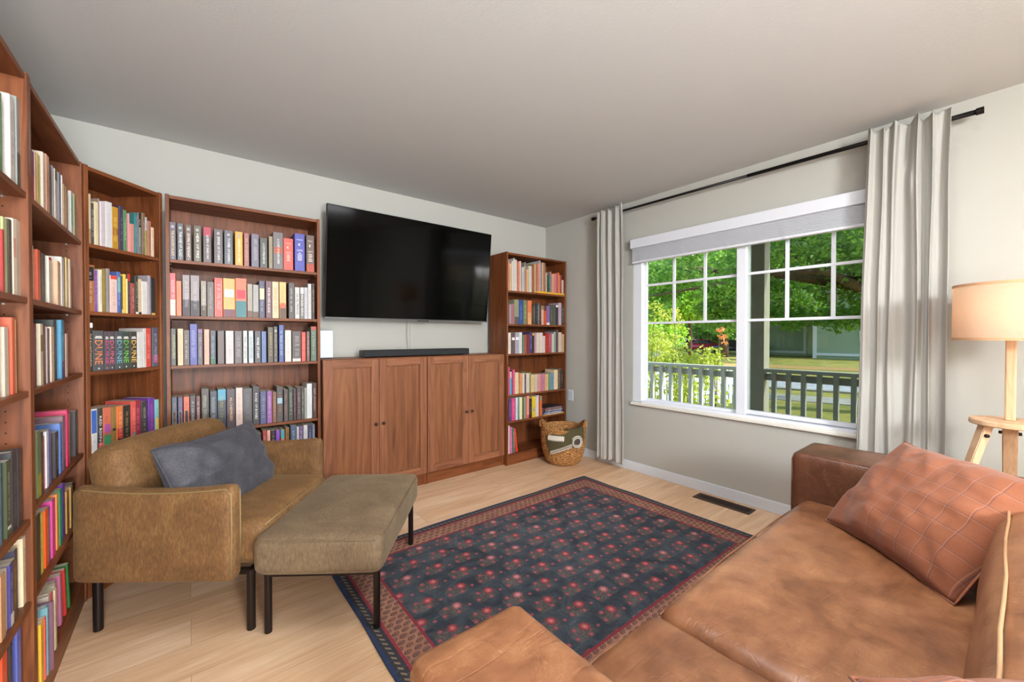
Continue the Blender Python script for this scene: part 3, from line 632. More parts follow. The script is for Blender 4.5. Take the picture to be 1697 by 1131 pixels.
def book(t,w,h,hard,spec,col,rnd):
    bb=.0024 if hard else .0007; r=min(.002,t*.2); yb=.0035 if hard else .001
    poly=[(0,w),(0,r*1.4),(r,0),(t/2,-.0001),(t-r,0),(t,r*1.4),(t,w),(t-bb,w),(t-bb,bb+r),(bb,bb+r),(bb,w)]
    n=len(poly); V=[(x,y,z) for z in (0,h) for x,y in poly]
    F=[(i,(i+1)%n,(i+1)%n+n,i+n) for i in range(n)]
    for q in ((0,1,9,10),(1,2,3,4,5,8,9),(5,6,7,8)): F+= [tuple(q[::-1]),tuple(i+n for i in q)]
    o=bpy.data.objects.new('hardcover_book' if hard else 'paperback_book',mesh('book_cover',V,F)); COL.objects.link(o)
    o.data.materials.append(COVER); o.color=lin(col)
    e=.0028 if hard else .0002
    a=(bb+.0001,bb+r,e,t-bb-.0001,w-.004,h-e); x0,y0,z0,x1,y1,z1=a
    V=[(x,y,z) for z in (z0,z1) for x,y in ((x0,y0),(x1,y0),(x1,y1),(x0,y1))]
    F=[(3,2,1,0),(4,5,6,7)]+[(i,(i+1)%4,(i+1)%4+4,i+4) for i in range(4)]
    pg=bpy.data.objects.new('page_block',mesh('page_block',V,F)); COL.objects.link(pg); pg.data.materials.append(PAPER); pg.parent=o
    i0,i1=r*1.1,t-r*1.1
    sp=dict((s[0],s[2:]) for s in spec.split(';') if s)
    if 'P' in sp:
        f,c=sp['P'].split('@'); V=[];F=[]; quad(V,F,i0,h*(1-float(f)),i1,h-.0002,-.0002); child('spine_band',V,F,c,o)
    if 'B' in sp:
        f,c=sp['B'].split('@'); V=[];F=[]; quad(V,F,i0,.0002,i1,h*float(f),-.0002); child('spine_band',V,F,c,o)
    if 'F' in sp: # thin foil frame
        V=[];F=[]; x0,x1=t*.2,t*.8; z0,z1=h*.06,h*.62
        for q in ((x0,z0,x0+.0012,z1),(x1-.0012,z0,x1,z1),(x0,z0,x1,z0+.0012),(x0,z1-.0012,x1,z1)): quad(V,F,*q)
        child('spine_frame',V,F,sp['F'],o)
        V=[];F=[]; quad(V,F,x0+.0012,z0+.0012,x1-.0012,z1-.0012,-.0002); child('spine_label',V,F,'2a2628',o)
    if 'L' in sp:
        z,c=sp['L'].split('@'); z0,z1=map(float,z.split(',')); V=[];F=[]; quad(V,F,t*.12,h*z0,t*.88,h*z1,-.0003); child('spine_label',V,F,c,o)
    if 'T' in sp:
        tx,c=sp['T'].split('@'); V=[];F=[]; ln=min(.68*h,len(tx)*.0145); add_text(V,F,tx,t*.52,h*(.44 if 'E' in sp or 'P' in sp else .48),ln,min(.0125,t*.48)); child('spine_title',V,F,c,o)
    if 'V' in sp:
        tx,c=sp['V'].split('@'); V=[];F=[]; add_text(V,F,tx,t*.5,h*.46,.60*h,t*.68); child('spine_title',V,F,c,o)
        V=[];F=[]; quad(V,F,t*.22,h*.84,t*.78,h*.865); quad(V,F,t*.16,h*.805,t*.84,h*.83); b=len(V); V+=[(t*.4,-.0004,h*.045),(t*.6,-.0004,h*.045),(t*.5,-.0004,h*.09)]; F.append((b,b+1,b+2)); child('spine_lettering',V,F,'e8e4dc',o)
    if 'C' in sp:
        tx,c=sp['C'].split('@'); V=[];F=[]; add_text(V,F,tx,t*.5,h*.55,t*.6,h*.05,False)
        add_text(V,F,'MAAS',t*.5,h*.84,t*.58,h*.03,False); child('spine_title',V,F,c,o)
        V=[];F=[]; b=len(V); N_=12
        for i in range(N_+1):
            a=R(55)+R(250)*i/N_; V.append((t*.5+.0085*math.cos(a),-.0004,h*.71+.0085*math.sin(a)))
        for i in range(N_+1):
            a=R(55)+R(250)*(N_-i)/N_; V.append((t*.5+.0035+.0062*math.cos(a),-.0004,h*.71+.0066*math.sin(a)))
        F.append(tuple(range(b,b+2*(N_+1)))); child('spine_moon',V,F,c,o)
        V=[];F=[]
        for k in range(5): l=rnd.uniform(.2,.5)*t; quad(V,F,t/2-l/2,h*(.47-.045*k),t/2+l/2,h*(.487-.045*k))
        child('spine_lettering',V,F,c,o)
    if 'D' in sp:
        V=[];F=[]
        for k in range(26):
            z=h*(.05+.9*k/26); quad(V,F,t*.1,z,t*.1+.0018,z+.004); quad(V,F,t*.9-.0018,z,t*.9,z+.004)
        child('spine_ornament',V,F,sp['D'],o)
    if 'E' in sp:
        V=[];F=[]; b=0; ww=min(.008,t*.3)
        for cz,s in ((h*.88,1.0),(h*.055,.45)): b=len(V); V+=[(t/2+ww*s*math.cos(a),-.0004,cz+ww*1.2*s*math.sin(a)) for a in [2*PI*i/8 for i in range(8)]]; F.append(tuple(range(b,b+8)))
        child('spine_emblem',V,F,'a8a0a0',o)
    if 'S' in sp:
        V=[];F=[]; scrib(V,F,t,h,rnd); child('spine_lettering',V,F,sp['S'],o)
    elif not any(k in sp for k in 'TVC') and rnd.random()<.72 and t>.009:
        c=[int(col[i:i+2],16) for i in (0,2,4)]; d=sum(c)/3>125; c2=''.join('%02x'%int(min(255,max(0,q*(.52 if d else 1)+(0 if d else 95)))) for q in c)
        V=[];F=[]; scrib(V,F,t,h,rnd,rnd.uniform(.12,.3),rnd.uniform(.7,.9)); child('spine_lettering',V,F,c2,o)
    return o,hard
BOOKS=[
('B4',1.658,[(17,46,211,92,82,95, "T=THE ASSASSIN'S BLADE@f0dc9a;E"),(51,79,210,84,86,92,'T=THRONE OF GLASS@f4f4f0;E'),(87,115,208,98,76,64,'T=CROWN OF MIDNIGHT@f4eee8;E'),(124,160,210,90,82,58,'T=HEIR OF FIRE@f4f4e8;E'),(168,207,208,92,76,78,'T=QUEEN OF SHADOWS@f4eeee;P=.24@b04052'),(219,263,206,92,80,80,'T=EMPIRE OF STORMS@f4f0ec;E'),(269,313,206,88,88,96,'T=TOWER OF DAWN@ececec;E'),(323,363,207,218,162,38,'T=KINGDOM OF ASH@f8ecd0;E'),(369,396,205,165,95,90,'S=e0c8a0'),(407,448,207,112,106,122,'S=e0d8d8'),(453,494,189,75,72,65,'T=A COURT OF WINGS AND RUIN@f0f0ec'),(501,523,205,150,135,105,'S=806850'),(525,582,236,110,102,102,'T=A COURT OF SILVER FLAMES@f0eeee;L=.42,.6@b05030'),(584,641,207,218,78,62,'C=CITY@f4d8c8'),(649,710,247,74,76,168,'C=CITY@e8e8f0'),(719,769,247,100,78,68,'C=CITY@f0e0d0;B=.22@b04a34')]),
('B4',1.341,[(15,43,240,215,88,88,'B=.38@e6c8bc;S=f0d8d0'),(44,68,198,226,122,72,'S=8a4030'),(72,105,235,150,136,136,'B=.4@4c4448;S=d8d0d0'),(108,149,236,148,132,132,'B=.38@4c4448;S=d8d0cc'),(155,182,208,152,138,122,'B=.3@5a4c40;S=e8e0d0'),(184,218,205,95,82,76,'S=c8b8a0'),(219,260,232,212,68,58,'S=f4d8c0;D=f0c8b8'),(262,322,233,226,166,74,'B=.2@7c5058;L=.52,.72@dcdce0'),(323,381,239,228,104,58,'L=.48,.7@d83848;B=.42@487c80'),(384,412,208,166,156,140,'B=.2@6a5248;S=8a8070'),(414,445,206,168,162,156,'B=.18@6a5248;S=8a8480'),(447,479,233,70,65,90,'L=.5,.8@e0cc9c;S=b8c4e8'),(483,516,234,112,74,80,'T=FIVE BROKEN BLADES@e8e0e0'),(518,555,234,226,196,156,'S=5a4438'),(559,598,235,232,184,112,'B=.38@6a5248;L=.28,.42@d86848'),(612,646,234,80,72,70,'S=e0dcd8'),(649,678,208,202,197,192,'T=CRUEL PRINCE@46424a'),(680,704,209,128,122,118,'T=WICKED KING@ece8e4;P=.2@d8d4d0'),(705,727,211,192,186,190,'S=807888'),(728,750,237,202,200,196,'S=88827c'),(753,770,240,58,44,38,'S=d8a080')]),
('B4',1.057,[(19,42,210,76,76,62,'S=d4dc98'),(48,74,210,216,190,146,'S=907858'),(75,102,202,90,70,58,'S=ece4d4'),(103,138,238,62,68,152,'S=c8c0e8'),(139,163,209,86,72,76,'P=.1@8a6890;S=d8b8c0'),(168,194,207,228,166,140,'S=c07868'),(197,225,201,54,64,74,'S=b8ccdc;B=.22@4c6c54'),(232,266,200,96,80,78,'S=a84040'),(272,313,200,206,196,192,'S=9a8c90'),(317,356,199,100,86,86,'S=c8bcb8'),(361,383,201,206,206,200,'T=RED QUEEN@6c6c68'),(389,415,201,190,198,200,'T=GLASS SWORD@6a8088'),(421,455,200,74,66,72,'T=WAR STORM@f4f4f4'),(458,485,198,96,116,162,'S=6078b0'),(492,523,225,84,72,50,'S=d8b468'),(525,547,230,80,72,66,'S=d0b078;E'),(555,583,240,72,90,152,'S=d0dcf0'),(589,626,206,222,212,202,'S=985838'),(631,684,200,90,78,76,'B=.1@c8c4bc;S=c8c0bc'),(687,713,195,216,78,68,'S=f0a080'),(718,738,199,116,90,80,'S=e0b0a0'),(744,780,233,92,110,92,'P=.1@b04c3c;S=c8d0c0')]),
('B4',0.668,[(20,44,207,70,82,98,'F=b8b0a8;S=c89068'),(47,69,205,88,74,112,'F=b8b0a8;S=b88088'),(72,99,207,218,100,72,'F=c8a080;S=504030'),(101,127,209,72,58,60,'S=e4dcd8'),(129,149,205,112,54,48,'S=ece0dc'),(153,190,246,76,68,58,'S=e4dcc8'),(194,228,228,64,70,78,'S=c8ccd0'),(230,273,236,54,60,68,'P=.28@5ca0b8;S=c8b040'),(275,318,234,76,60,68,'T=ALCHEMISED@ecb878'),(321,356,239,228,198,186,'S=705848'),(357,406,231,80,76,78,'S=908884'),(408,446,240,50,42,42,'T=ROAD OF BONES@e8e4e0'),(448,483,206,70,76,118,'S=c8a890'),(485,514,205,142,84,148,'S=e8c0e0'),(516,539,196,126,80,54,'S=d8a060'),(540,576,228,72,66,64,'L=.52,.68@8cb4c8;S=d88840'),(581,607,206,80,66,62,'S=c88060'),(608,635,219,60,66,56,'S=b8c4b0'),(636,654,207,72,44,50,'S=c07080'),(657,683,213,76,62,64,'S=c8b8c0'),(684,701,210,80,76,68,'S=d0ccb8'),(702,717,209,152,150,142,'S=706c60'),(718,751,235,216,216,216,'S=a0a0a8'),(754,780,237,74,40,34,'S=f0d8d0')]),
('B4',0.416,[(318,346,217,120,60,60),(348,374,213,216,220,150,'S=688050'),(377,401,205,236,232,216),(403,428,194,42,122,122),(433,455,191,58,50,48,'S=d8d0c8'),(461,483,206,170,58,58,'S=e0c8c0'),(485,504,204,228,172,150,'S=b87868'),(507,531,200,54,34,50,'S=d0c070'),(534,557,199,132,84,184,'S=402868'),(561,584,198,224,110,80,'P=.3@38a0a4'),(587,611,208,132,92,46,'S=302418'),(618,653,217,76,92,116,'S=d0d8e0'),(655,669,205,206,200,200),(671,694,206,112,92,132,'S=d8d0e0'),(695,721,210,212,206,206,'S=787080'),(724,749,207,58,64,92,'S=c8c8d8'),(750,767,207,112,116,136,'S=c8c8d0'),(769,784,105,108,150,192,'B=.3@d85830;S=e0e8f0')]),
('B4',0.105,[(751,767,224,90,60,50),(770,781,217,205,62,40)]),
('B5',1.658,[(27,46,291,215,140,122),(48,64,257,226,186,130),(73,93,284,222,202,192),(95,113,313,202,202,196),(115,138,301,216,206,196),(145,168,288,216,120,90),(170,190,293,216,190,180),(199,223,237,192,190,186),(224,234,251,202,160,120),(236,250,290,152,140,136),(258,281,222,226,166,120),(287,329,260,202,196,180),(330,346,250,180,90,60),(357,387,290,192,152,112),(403,432,281,216,130,110,'Z=1'),(433,443,311,190,200,200,'Z=1'),(444,460,287,110,110,132,'Z=1'),(462,485,294,216,166,126,'Z=1'),(494,515,295,150,110,86,'Z=1'),(518,538,196,206,166,136,'Z=1'),(557,581,178,58,106,100,'Z=1'),(584,598,215,172,140,130,'Z=1'),(612,634,194,226,160,150,'Z=1'),(637,651,198,212,140,80,'Z=1'),(653,668,200,216,130,150,'Z=1'),(671,687,206,150,58,90,'Z=1'),(688,711,215,226,114,58,'Z=1'),(713,724,190,216,160,130,'Z=1'),(726,747,192,150,60,52,'Z=1'),(749,774,142,206,190,176,'Z=1')]),
('B5',1.341,[(30,45,191,96,86,90),(46,72,188,166,140,146),(74,103,193,166,104,116),(106,161,236,150,148,116,'B=.3@5c4c4c'),(166,216,237,38,74,142),(221,267,235,116,126,86),(273,324,236,228,124,78,'B=.5@d8a070'),(332,348,199,58,44,42,'S=d0c0b0'),(351,375,204,80,70,54,'S=d0b890'),(378,409,210,44,48,50),(412,434,212,120,110,116,'S=e0dcd8'),(437,456,200,70,50,48,'S=d8a8b0'),(461,491,194,226,178,150,'P=.22@7c7c50'),(492,527,192,206,84,50,'P=.25@503c38'),(530,576,196,130,100,152,'B=.12@e8dcd8'),(577,615,208,74,76,66),(617,657,210,80,82,72),(658,697,208,54,50,60,'P=.1@e8e4e0'),(700,745,235,192,166,180),(754,787,214,64,62,58,'S=e4e4e0')]),
('B5',1.057,[(24,65,201,222,210,196),(69,112,200,94,74,74,'L=.65,.78@e8e0d8'),(114,164,204,166,160,176,'L=.65,.78@e8e4ec'),(166,205,206,216,216,206,'S=504c44'),(207,218,183,38,100,76),(219,234,183,130,130,120),(235,263,185,160,84,60),(264,298,187,126,42,60),(300,332,207,58,60,118,'S=e0e0f0'),(334,363,198,58,36,28,'P=.12@c89850'),(365,391,200,186,150,156),(393,428,202,222,202,192),(430,475,204,222,206,192),(477,509,171,222,206,194),(512,553,201,172,42,30),(554,597,199,172,70,92),(607,632,194,206,200,186),(634,665,214,146,156,150),(668,698,234,90,76,78),(702,749,209,216,190,172),(754,787,190,196,170,126)]),
('B5',0.668,[(24,47,263,216,72,120),(49,72,219,108,166,202,'P=.28@e8b0a0'),(74,84,233,50,50,82),(85,112,236,218,84,122),(115,161,206,226,202,166),(170,206,196,216,148,92),(207,235,194,216,206,196),(237,253,182,70,60,50),(254,298,191,222,206,196),(300,317,200,150,146,60),(320,362,174,224,192,150),(364,402,174,206,192,160),(404,453,173,218,150,150),(454,509,172,196,124,146),(512,553,171,228,182,124),(554,583,170,98,150,116),(584,636,175,114,146,166),(638,694,206,228,202,166),(697,727,215,100,86,66),(729,781,206,54,40,36)]),
('B5',0.416,[(34,71,210,80,58,112,'S=c0a0d0'),(74,117,213,222,68,126,'S=f0a8c8'),(127,152,215,206,216,226),(153,167,213,88,130,132),(168,203,215,232,222,170),(207,225,212,58,66,50),(226,249,213,140,152,130),(251,262,222,190,100,60),(263,293,220,236,160,150,'B=.15@c85050'),(298,329,190,44,24,24,'S=b0a090'),(332,378,208,232,196,44,'L=.3,.42@a8a888'),(379,397,197,210,212,192),(398,424,212,226,206,216),(437,465,202,222,110,48,'P=.25@909080')]),
('B5',0.105,[(27,48,269,226,212,202),(51,82,251,202,110,160,'A=-1;S=f0c8d8'),(91,115,237,92,116,92,'A=-2;S=e0e0d0'),(127,153,230,226,58,38,'A=-7')]),
('B3',1.658,[(9,41,235,206,186,150,'B=.3@a08058;S=8c7850'),(43,55,196,70,58,60,'S=e4e4e4'),(56,72,206,222,206,164,'S=b09858'),(74,81,227,152,130,116),(80,87,216,226,216,226),(85,105,217,202,186,190),(107,138,225,216,212,210,'S=a8a0a8'),(139,169,210,192,140,38,'L=.34,.5@8c5420'),(171,192,224,64,50,80),(194,212,211,88,140,90),(216,224,198,222,150,152),(226,249,150,216,140,130),(250,261,209,48,126,126),(263,272,202,130,110,126),(274,289,221,110,126,116,'P=.35@2c2018;S=e0e8e4'),(291,306,225,130,100,80),(308,322,208,172,160,90,'P=.35@b8b4c4'),(324,343,191,176,120,96),(345,361,162,232,202,176)]),
('B3',1.341,[(11,54,219,168,106,60,'L=.66,.96@28242a;S=e8e0d8'),(56,70,198,128,80,168,'S=c8a8e0'),(72,86,203,232,222,202,'S=807868'),(87,106,210,150,126,58,'S=c8a858'),(107,122,214,150,140,136,'S=504844'),(123,157,184,236,202,192,'P=.1@d84838;S=a8504c'),(161,179,207,80,106,172,'L=.5,.88@68a8a8;S=d0e0f0'),(181,188,189,70,60,60,'B=.1@e0dcd0'),(188,201,199,238,196,72,'S=b08830'),(202,210,177,232,216,160),(211,228,205,74,54,54,'P=.18@c83828;S=a09090'),(229,248,159,166,74,70,'S=e8d0b8'),(249,266,201,64,58,46,'S=e0e0d0;B=.05@e8e8e0'),(268,288,186,222,196,160,'B=.06@383030'),(290,321,177,226,220,216,'S=c0b8b8'),(322,336,212,172,160,166),(338,363,203,34,34,42,'B=.05@d8b850')]),
('B3',1.057,[(14,43,230,44,42,42,'P=.1@e8e4dc;T=THE FOUNTAINHEAD@d8c8a8'),(45,94,194,84,84,88,'V=DUNE@f08850'),(96,114,190,86,74,82,'V=DUNE@e85090'),(116,144,191,84,72,76,'V=DUNE@e06888'),(146,180,192,74,80,86,'V=DUNE@78b8c8'),(184,221,191,60,72,62,'V=DUNE@78c850'),(223,259,191,62,60,54,'V=DUNE@f0c058'),(261,289,191,222,216,212,'S=b8b0a8'),(290,307,209,212,206,200),(308,338,211,218,74,58,'S=f4d0c8'),(343,375,215,84,86,102,'S=d8d8e8;L=.1,.3@a86080')]),
('B3',0.668,[(21,30,191,78,126,182),(32,61,209,232,226,220,'L=.45,.97@3860b0'),(63,86,208,58,56,52,'T=RED RISING@ece8e4;B=.2@d85850'),(88,124,207,212,110,80,'B=.35@409060;L=.4,.6@a85098'),(126,147,203,152,116,58,'L=.42,.48@302820'),(150,181,204,228,122,60,'B=.2@301818;L=.2,.45@c83830;S=f4e0c0'),(182,220,201,44,36,32,'S=e0c080'),(221,247,218,222,88,78,'B=.25@807870;S=f0b8a8'),(248,277,218,150,42,64),(280,312,206,64,58,58,'S=d8d8d0'),(316,351,221,112,58,152,'S=e070a8'),(353,381,206,130,196,192,'B=.5@d8c468')]),
('B2',1.658,[(92,109,172,150,110,160),(110,145,172,152,40,58,'P=.45@6c2c5c'),(146,166,177,212,170,140),(170,210,183,226,206,120),(234,272,208,222,206,186),(274,314,215,216,150,120),(318,356,195,70,76,76),(360,388,201,202,196,202),(408,443,206,216,206,186,'P=.2@687040'),(458,493,208,130,126,142),(496,511,208,232,226,216),(526,565,183,202,170,130),(568,598,186,152,110,78),(688,728,199,216,212,206,'L=.25,.9@88c0a0'),(734,755,200,150,160,120),(794,832,201,222,196,140,'B=.3@c87850')]),
('B2',1.341,[(93,119,177,206,190,170),(148,183,172,212,94,58),(191,222,172,58,58,64),(223,262,172,80,82,74,'S=a89868'),(308,348,172,226,216,200,'P=.06@c83028'),(408,443,172,216,176,140),(445,474,172,150,120,88,'P=.08@302018'),(482,524,198,222,216,206),(527,545,203,58,48,40),(566,600,208,226,196,140,'P=.05@d8c830'),(604,620,206,150,58,48),(621,652,210,226,212,190)]),
('B2',1.057,[(103,124,208,112,50,54),(166,200,209,222,210,180,'L=.55,.82@8c7c38'),(201,240,205,120,74,74),(241,261,200,226,216,210),(263,301,195,75,70,68),(303,345,201,226,196,176),(360,401,228,60,66,62,'S=a8b0a0'),(454,497,231,68,146,182,'B=.3@5c5078;S=e0e8e8'),(500,524,224,90,68,88),(540,576,178,226,186,166)]),
('B2',0.690,[(113,157,218,110,126,88,'B=.35@a89838;S=889060'),(159,184,209,60,44,40,'S=d8c8b0'),(190,231,185,228,94,74),(234,261,199,216,216,222),(278,313,196,120,120,172),(360,396,172,50,44,44,'S=f0dcb8'),(424,462,196,94,126,192),(467,511,215,132,100,112,'S=e0d0d8'),(536,575,230,212,52,100),(577,601,208,236,180,110),(720,761,201,54,48,46,'S=98a8b0')]),
('B2',0.416,[(120,156,215,60,50,34),(157,196,205,236,216,92,'S=706030'),(212,254,201,238,94,28,'S=f0b070'),(256,283,196,90,110,142,'S=e0dcd8'),(294,337,209,222,68,152),(366,400,211,242,156,84,'S=584838'),(404,447,214,38,150,110),(470,511,217,132,64,192,'S=e8d070'),(530,571,172,216,160,78),(592,634,172,206,160,94),(642,684,172,60,30,30)]),
('B2',0.105,[(40,74,201,236,182,48,'X=16'),(76,94,201,226,88,70,'B=.45@e878a0;X=18'),(96,119,226,108,156,166,'X=20'),(121,132,229,120,80,100,'X=28;H'),(136,158,215,140,136,128,'X=14'),(163,190,232,200,184,168,'X=10'),(205,222,222,200,72,88,'X=10'),(240,262,215,226,210,170,'X=12'),(268,292,220,176,168,144,'X=6'),(335,368,200,205,130,160),(410,440,200,200,120,152,'A=-4'),(480,500,195,200,50,42,'A=-7'),(540,562,192,50,140,70,'A=-9')]),
('B1',1.658,[(505,540,191,226,210,190),(576,615,205,58,142,168,'B=.5@605040;S=e8f0f0'),(616,647,226,78,130,74),(692,729,250,214,206,196,'S=403830'),(750,791,270,150,156,152,'B=.4@485048')]),
('B1',1.341,[(537,572,203,90,100,120),(584,622,211,218,192,160),(624,642,172,172,48,48),(643,676,210,190,200,138),(678,703,212,58,50,40),(705,734,220,236,216,190,'L=.5,.75@d8a088'),(746,785,226,206,190,170,'S=a89888'),(789,813,252,80,78,86),(816,844,256,60,38,38,'S=e0d8d8')]),
('B1',1.057,[(564,602,206,200,110,80),(640,676,192,216,198,176,'S=b0a490'),(697,725,220,216,98,64),(727,748,215,232,202,130)]),
('B1',0.668,[(570,597,225,90,130,160),(634,672,211,70,80,54,'S=e8e8d8;L=.1,.14@d8d8c0'),(674,716,228,50,50,56),(717,755,224,54,48,50)]),
('B1',0.416,[(574,612,174,200,150,110),(613,641,172,226,202,170),(643,673,173,70,64,132,'S=d0d8e0;B=.2@d8d0c8'),(675,704,172,112,86,44,'S=d8b848'),(705,729,190,60,54,72),(756,790,204,226,206,170),(793,822,172,216,166,126),(824,852,172,226,206,190)]),
('B1',0.105,[(594,635,267,228,84,42,'B=.6@e8a030'),(640,658,267,50,40,44),(706,745,268,94,106,188,'S=c0d0f0')]),
]
rnd=random.Random(21)
MAXD={'B4':.235,'B5':.235,'B3':.2,'B2':.23,'B1':.23}
for key,z,rows in BOOKS:
    (px,py),ang,w,nm=CASE[key]; M=Matrix.Translation((px,py,0))@Matrix.Rotation(ang,4,'Z')
    grp='books on the %s of the %s'%(SN[z],nm)
    seen={}
    for i,r in enumerate(rows):
        s0,s1,h=r[:3]; c='%02x%02x%02x'%tuple(r[3:6]); ex=r[6] if len(r)>6 else ''
        t=(s1-s0)/1000; h/=1000; flags=dict((q[0],q[2:]) for q in ex.split(';') if q)
        hard=h>.222 and t>.02 or 'H' in flags
        o,hd=book(t,min(MAXD[key],h*.66 if h<.3 else .21),h,hard,ex,c,rnd)
        fwd=float(flags.get('X','0'))/1000; zz=z+(.018 if 'Z' in flags else 0)
        lean=R(float(flags.get('A','0')))
        yy=.014+(rnd.uniform(0,.006) if not fwd else 0)-fwd
        o.matrix_world=M@Matrix.Translation((s0/1000,yy,zz+.0003+max(0,math.sin(-lean))*0))@Matrix.Rotation(lean,4,'Y')
        if lean: o.matrix_world=M@Matrix.Translation((s0/1000,yy,zz+.0003))@Matrix.Rotation(lean,4,'Y')
        thick='thick ' if t>.042 else 'slim ' if t<.016 else ''
        lab='%s%s book, %s from left, %s, %s'%(thick,cname(c),ORD[i],SN[z],nm)
        tag(o,lab,'book',grp)
# yellow flat book under the right half of the far bookcase's top row, and the magazine pile two shelves from its foot
def flat(x0,x1,y0,y1,z0,z1,col,label,parent_group,spine=None,nm='hardcover_book',rzz=0):
    bm=nb(); t=z1-z0; cx,cy=(x0+x1)/2,(y0+y1)/2; bb=.0022
    box(bm,x0-cx,y0-cy,0,x1-cx,y1-cy,bb); box(bm,x0-cx,y0-cy,t-bb,x1-cx,y1-cy,t); box(bm,x0-cx,y0-cy,bb,x1-cx,y0-cy+.003,t-bb)
    o=obj(nm,bm,COVER); o.location=(cx,cy,z0); o.rotation_euler=(0,0,rzz); o.color=lin(col)
    p=obj('page_block',bx(x0-cx+.004,y0-cy+.003,bb,x1-cx-.004,y1-cy-.004,t-bb),PAPER,o)
    if spine:
        V=[];F=[]; l=x1-x0; x=-l*.4; r2=random.Random(3)
        while x<l*.4:
            g=r2.uniform(.004,.008); quad(V,F,x,t*.25,x+g,t*.75,y0-cy-.0006); x+=g+r2.choice((.002,.003,.009))
        child('spine_lettering',V,F,spine,o)
    return tag(o,label,'book',parent_group)
flat(2.718,3.108,2.999,3.20,1.6583,1.6758,'e8b028','long yellow book lying flat under the right-hand books, top shelf, bookcase right of television','flat books in the far bookcase')
FB='flat books in the far bookcase'
flat(2.812,3.10,3.00,3.19,.4163,.4265,'d8a848','yellow-edged book lying flat at the bottom of the low pile in the far bookcase',FB,'e8e8e8')
flat(2.80,3.09,3.004,3.20,.4267,.4480,'284a88','blue book lying flat, second from bottom of the pile in the far bookcase',FB,'e8ecf4')
flat(2.812,3.105,3.002,3.20,.4483,.4700,'22262e','black book with white lettering lying flat in the middle of the pile',FB,'e4e4e8')
flat(2.815,3.09,3.006,3.19,.4703,.4790,'9c2836','thin dark red book lying flat near the top of the low pile',FB,'d8c0c0')
flat(2.82,3.10,3.006,3.20,.4793,.4930,'2c2830','dark charcoal book lying flat on top of the low pile',FB,'a8a0a0')
# ================================================================ TELEVISION, SOUNDBAR, SPEAKER
SCR=Mat('tv_screen_glass','#020202',.10); SCR.b.inputs['Specular IOR Level'].default_value=.16; SCR=SCR.m
tv=thing('television','large black flat television mounted on the wall, tilted slightly downward','television',(1.509,3.18,1.362))
ti=R(5.6); TM=Matrix.Rotation(ti,4,'X')
def tvp(name,bm,mat,par=tv):
    bmesh.ops.transform(bm,verts=bm.verts,matrix=TM); return obj(name,bm,mat,par)
tvp('bezel',bx(-.727,.002,0,.727,.028,.823,.003),BLACK); tvp('screen',bx(-.722,-.0005,.008,.722,.003,.819),SCR)
tvp('bottom_trim',bx(-.727,-.001,-.004,.727,.02,.006,.001),Mat('dark_chrome','#7a7c80',.3,.8).m)
tvp('sensor_bar',bx(.01,-.002,-.010,.115,.012,-.003,.002),BLACK); tvp('rear_housing',bx(-.5,.028,.06,.5,.06,.6,.01),BLACK)
bm=nb(); box(bm,-.2,.055,.25,.2,.158,.5,.004); P('wall_mount',bm,BLACK,tv)
o=obj('cable_cover',bx(-.011,-.006,0,.011,.0,.33,.002),WALL); o.location=(1.533,YB,1.06); tag(o,'white cable cover strip on the wall between television and soundbar','cable cover')
bm=nb(); tube(bm,[(0,0,0),(.004,.01,.06),(-.006,.012,.17),(-.002,0,.30)],.0022,6); o=obj('power_cable',bm,Mat('grey_cable','#9a9a98').m,None,True); o.location=(1.487,3.30,1.08); tag(o,'thin grey cable hanging from the television to behind the soundbar','cable')
sb=thing('soundbar','long black soundbar resting on the door cabinets below the television','soundbar',(1.503,3.135,1.0598))
m=Mat('speaker_cloth',rough=.8); m.col(m.mix(m.noise(600,2),'#141416','#2b2c2f')); CLOTH=m.m
P('body',bx(-.473,-.05,.004,.473,.05,.058,.006),BLACK,sb); P('front_grille',bx(-.466,-.0535,.008,.466,-.049,.054,.002),CLOTH,sb)
for x in (-.4,.4): P('foot',bx(x-.03,-.03,0,x+.03,.03,.005),BLACK,sb)
sp=thing('speaker','white upright speaker box standing between the wide bookcase and the television','speaker',(.781,3.235,1.0598))
P('body',bx(-.052,-.085,.006,.052,.085,.208,.006,3),Mat('white_plastic','#d5dade',.35).m,sp); P('top_cap',bx(-.050,-.083,.2079,.050,.083,.2105,.001),Mat('grey_plastic','#8f9294',.4).m,sp); P('base',bx(-.046,-.078,0,.046,.078,.0065),BLACK,sp)
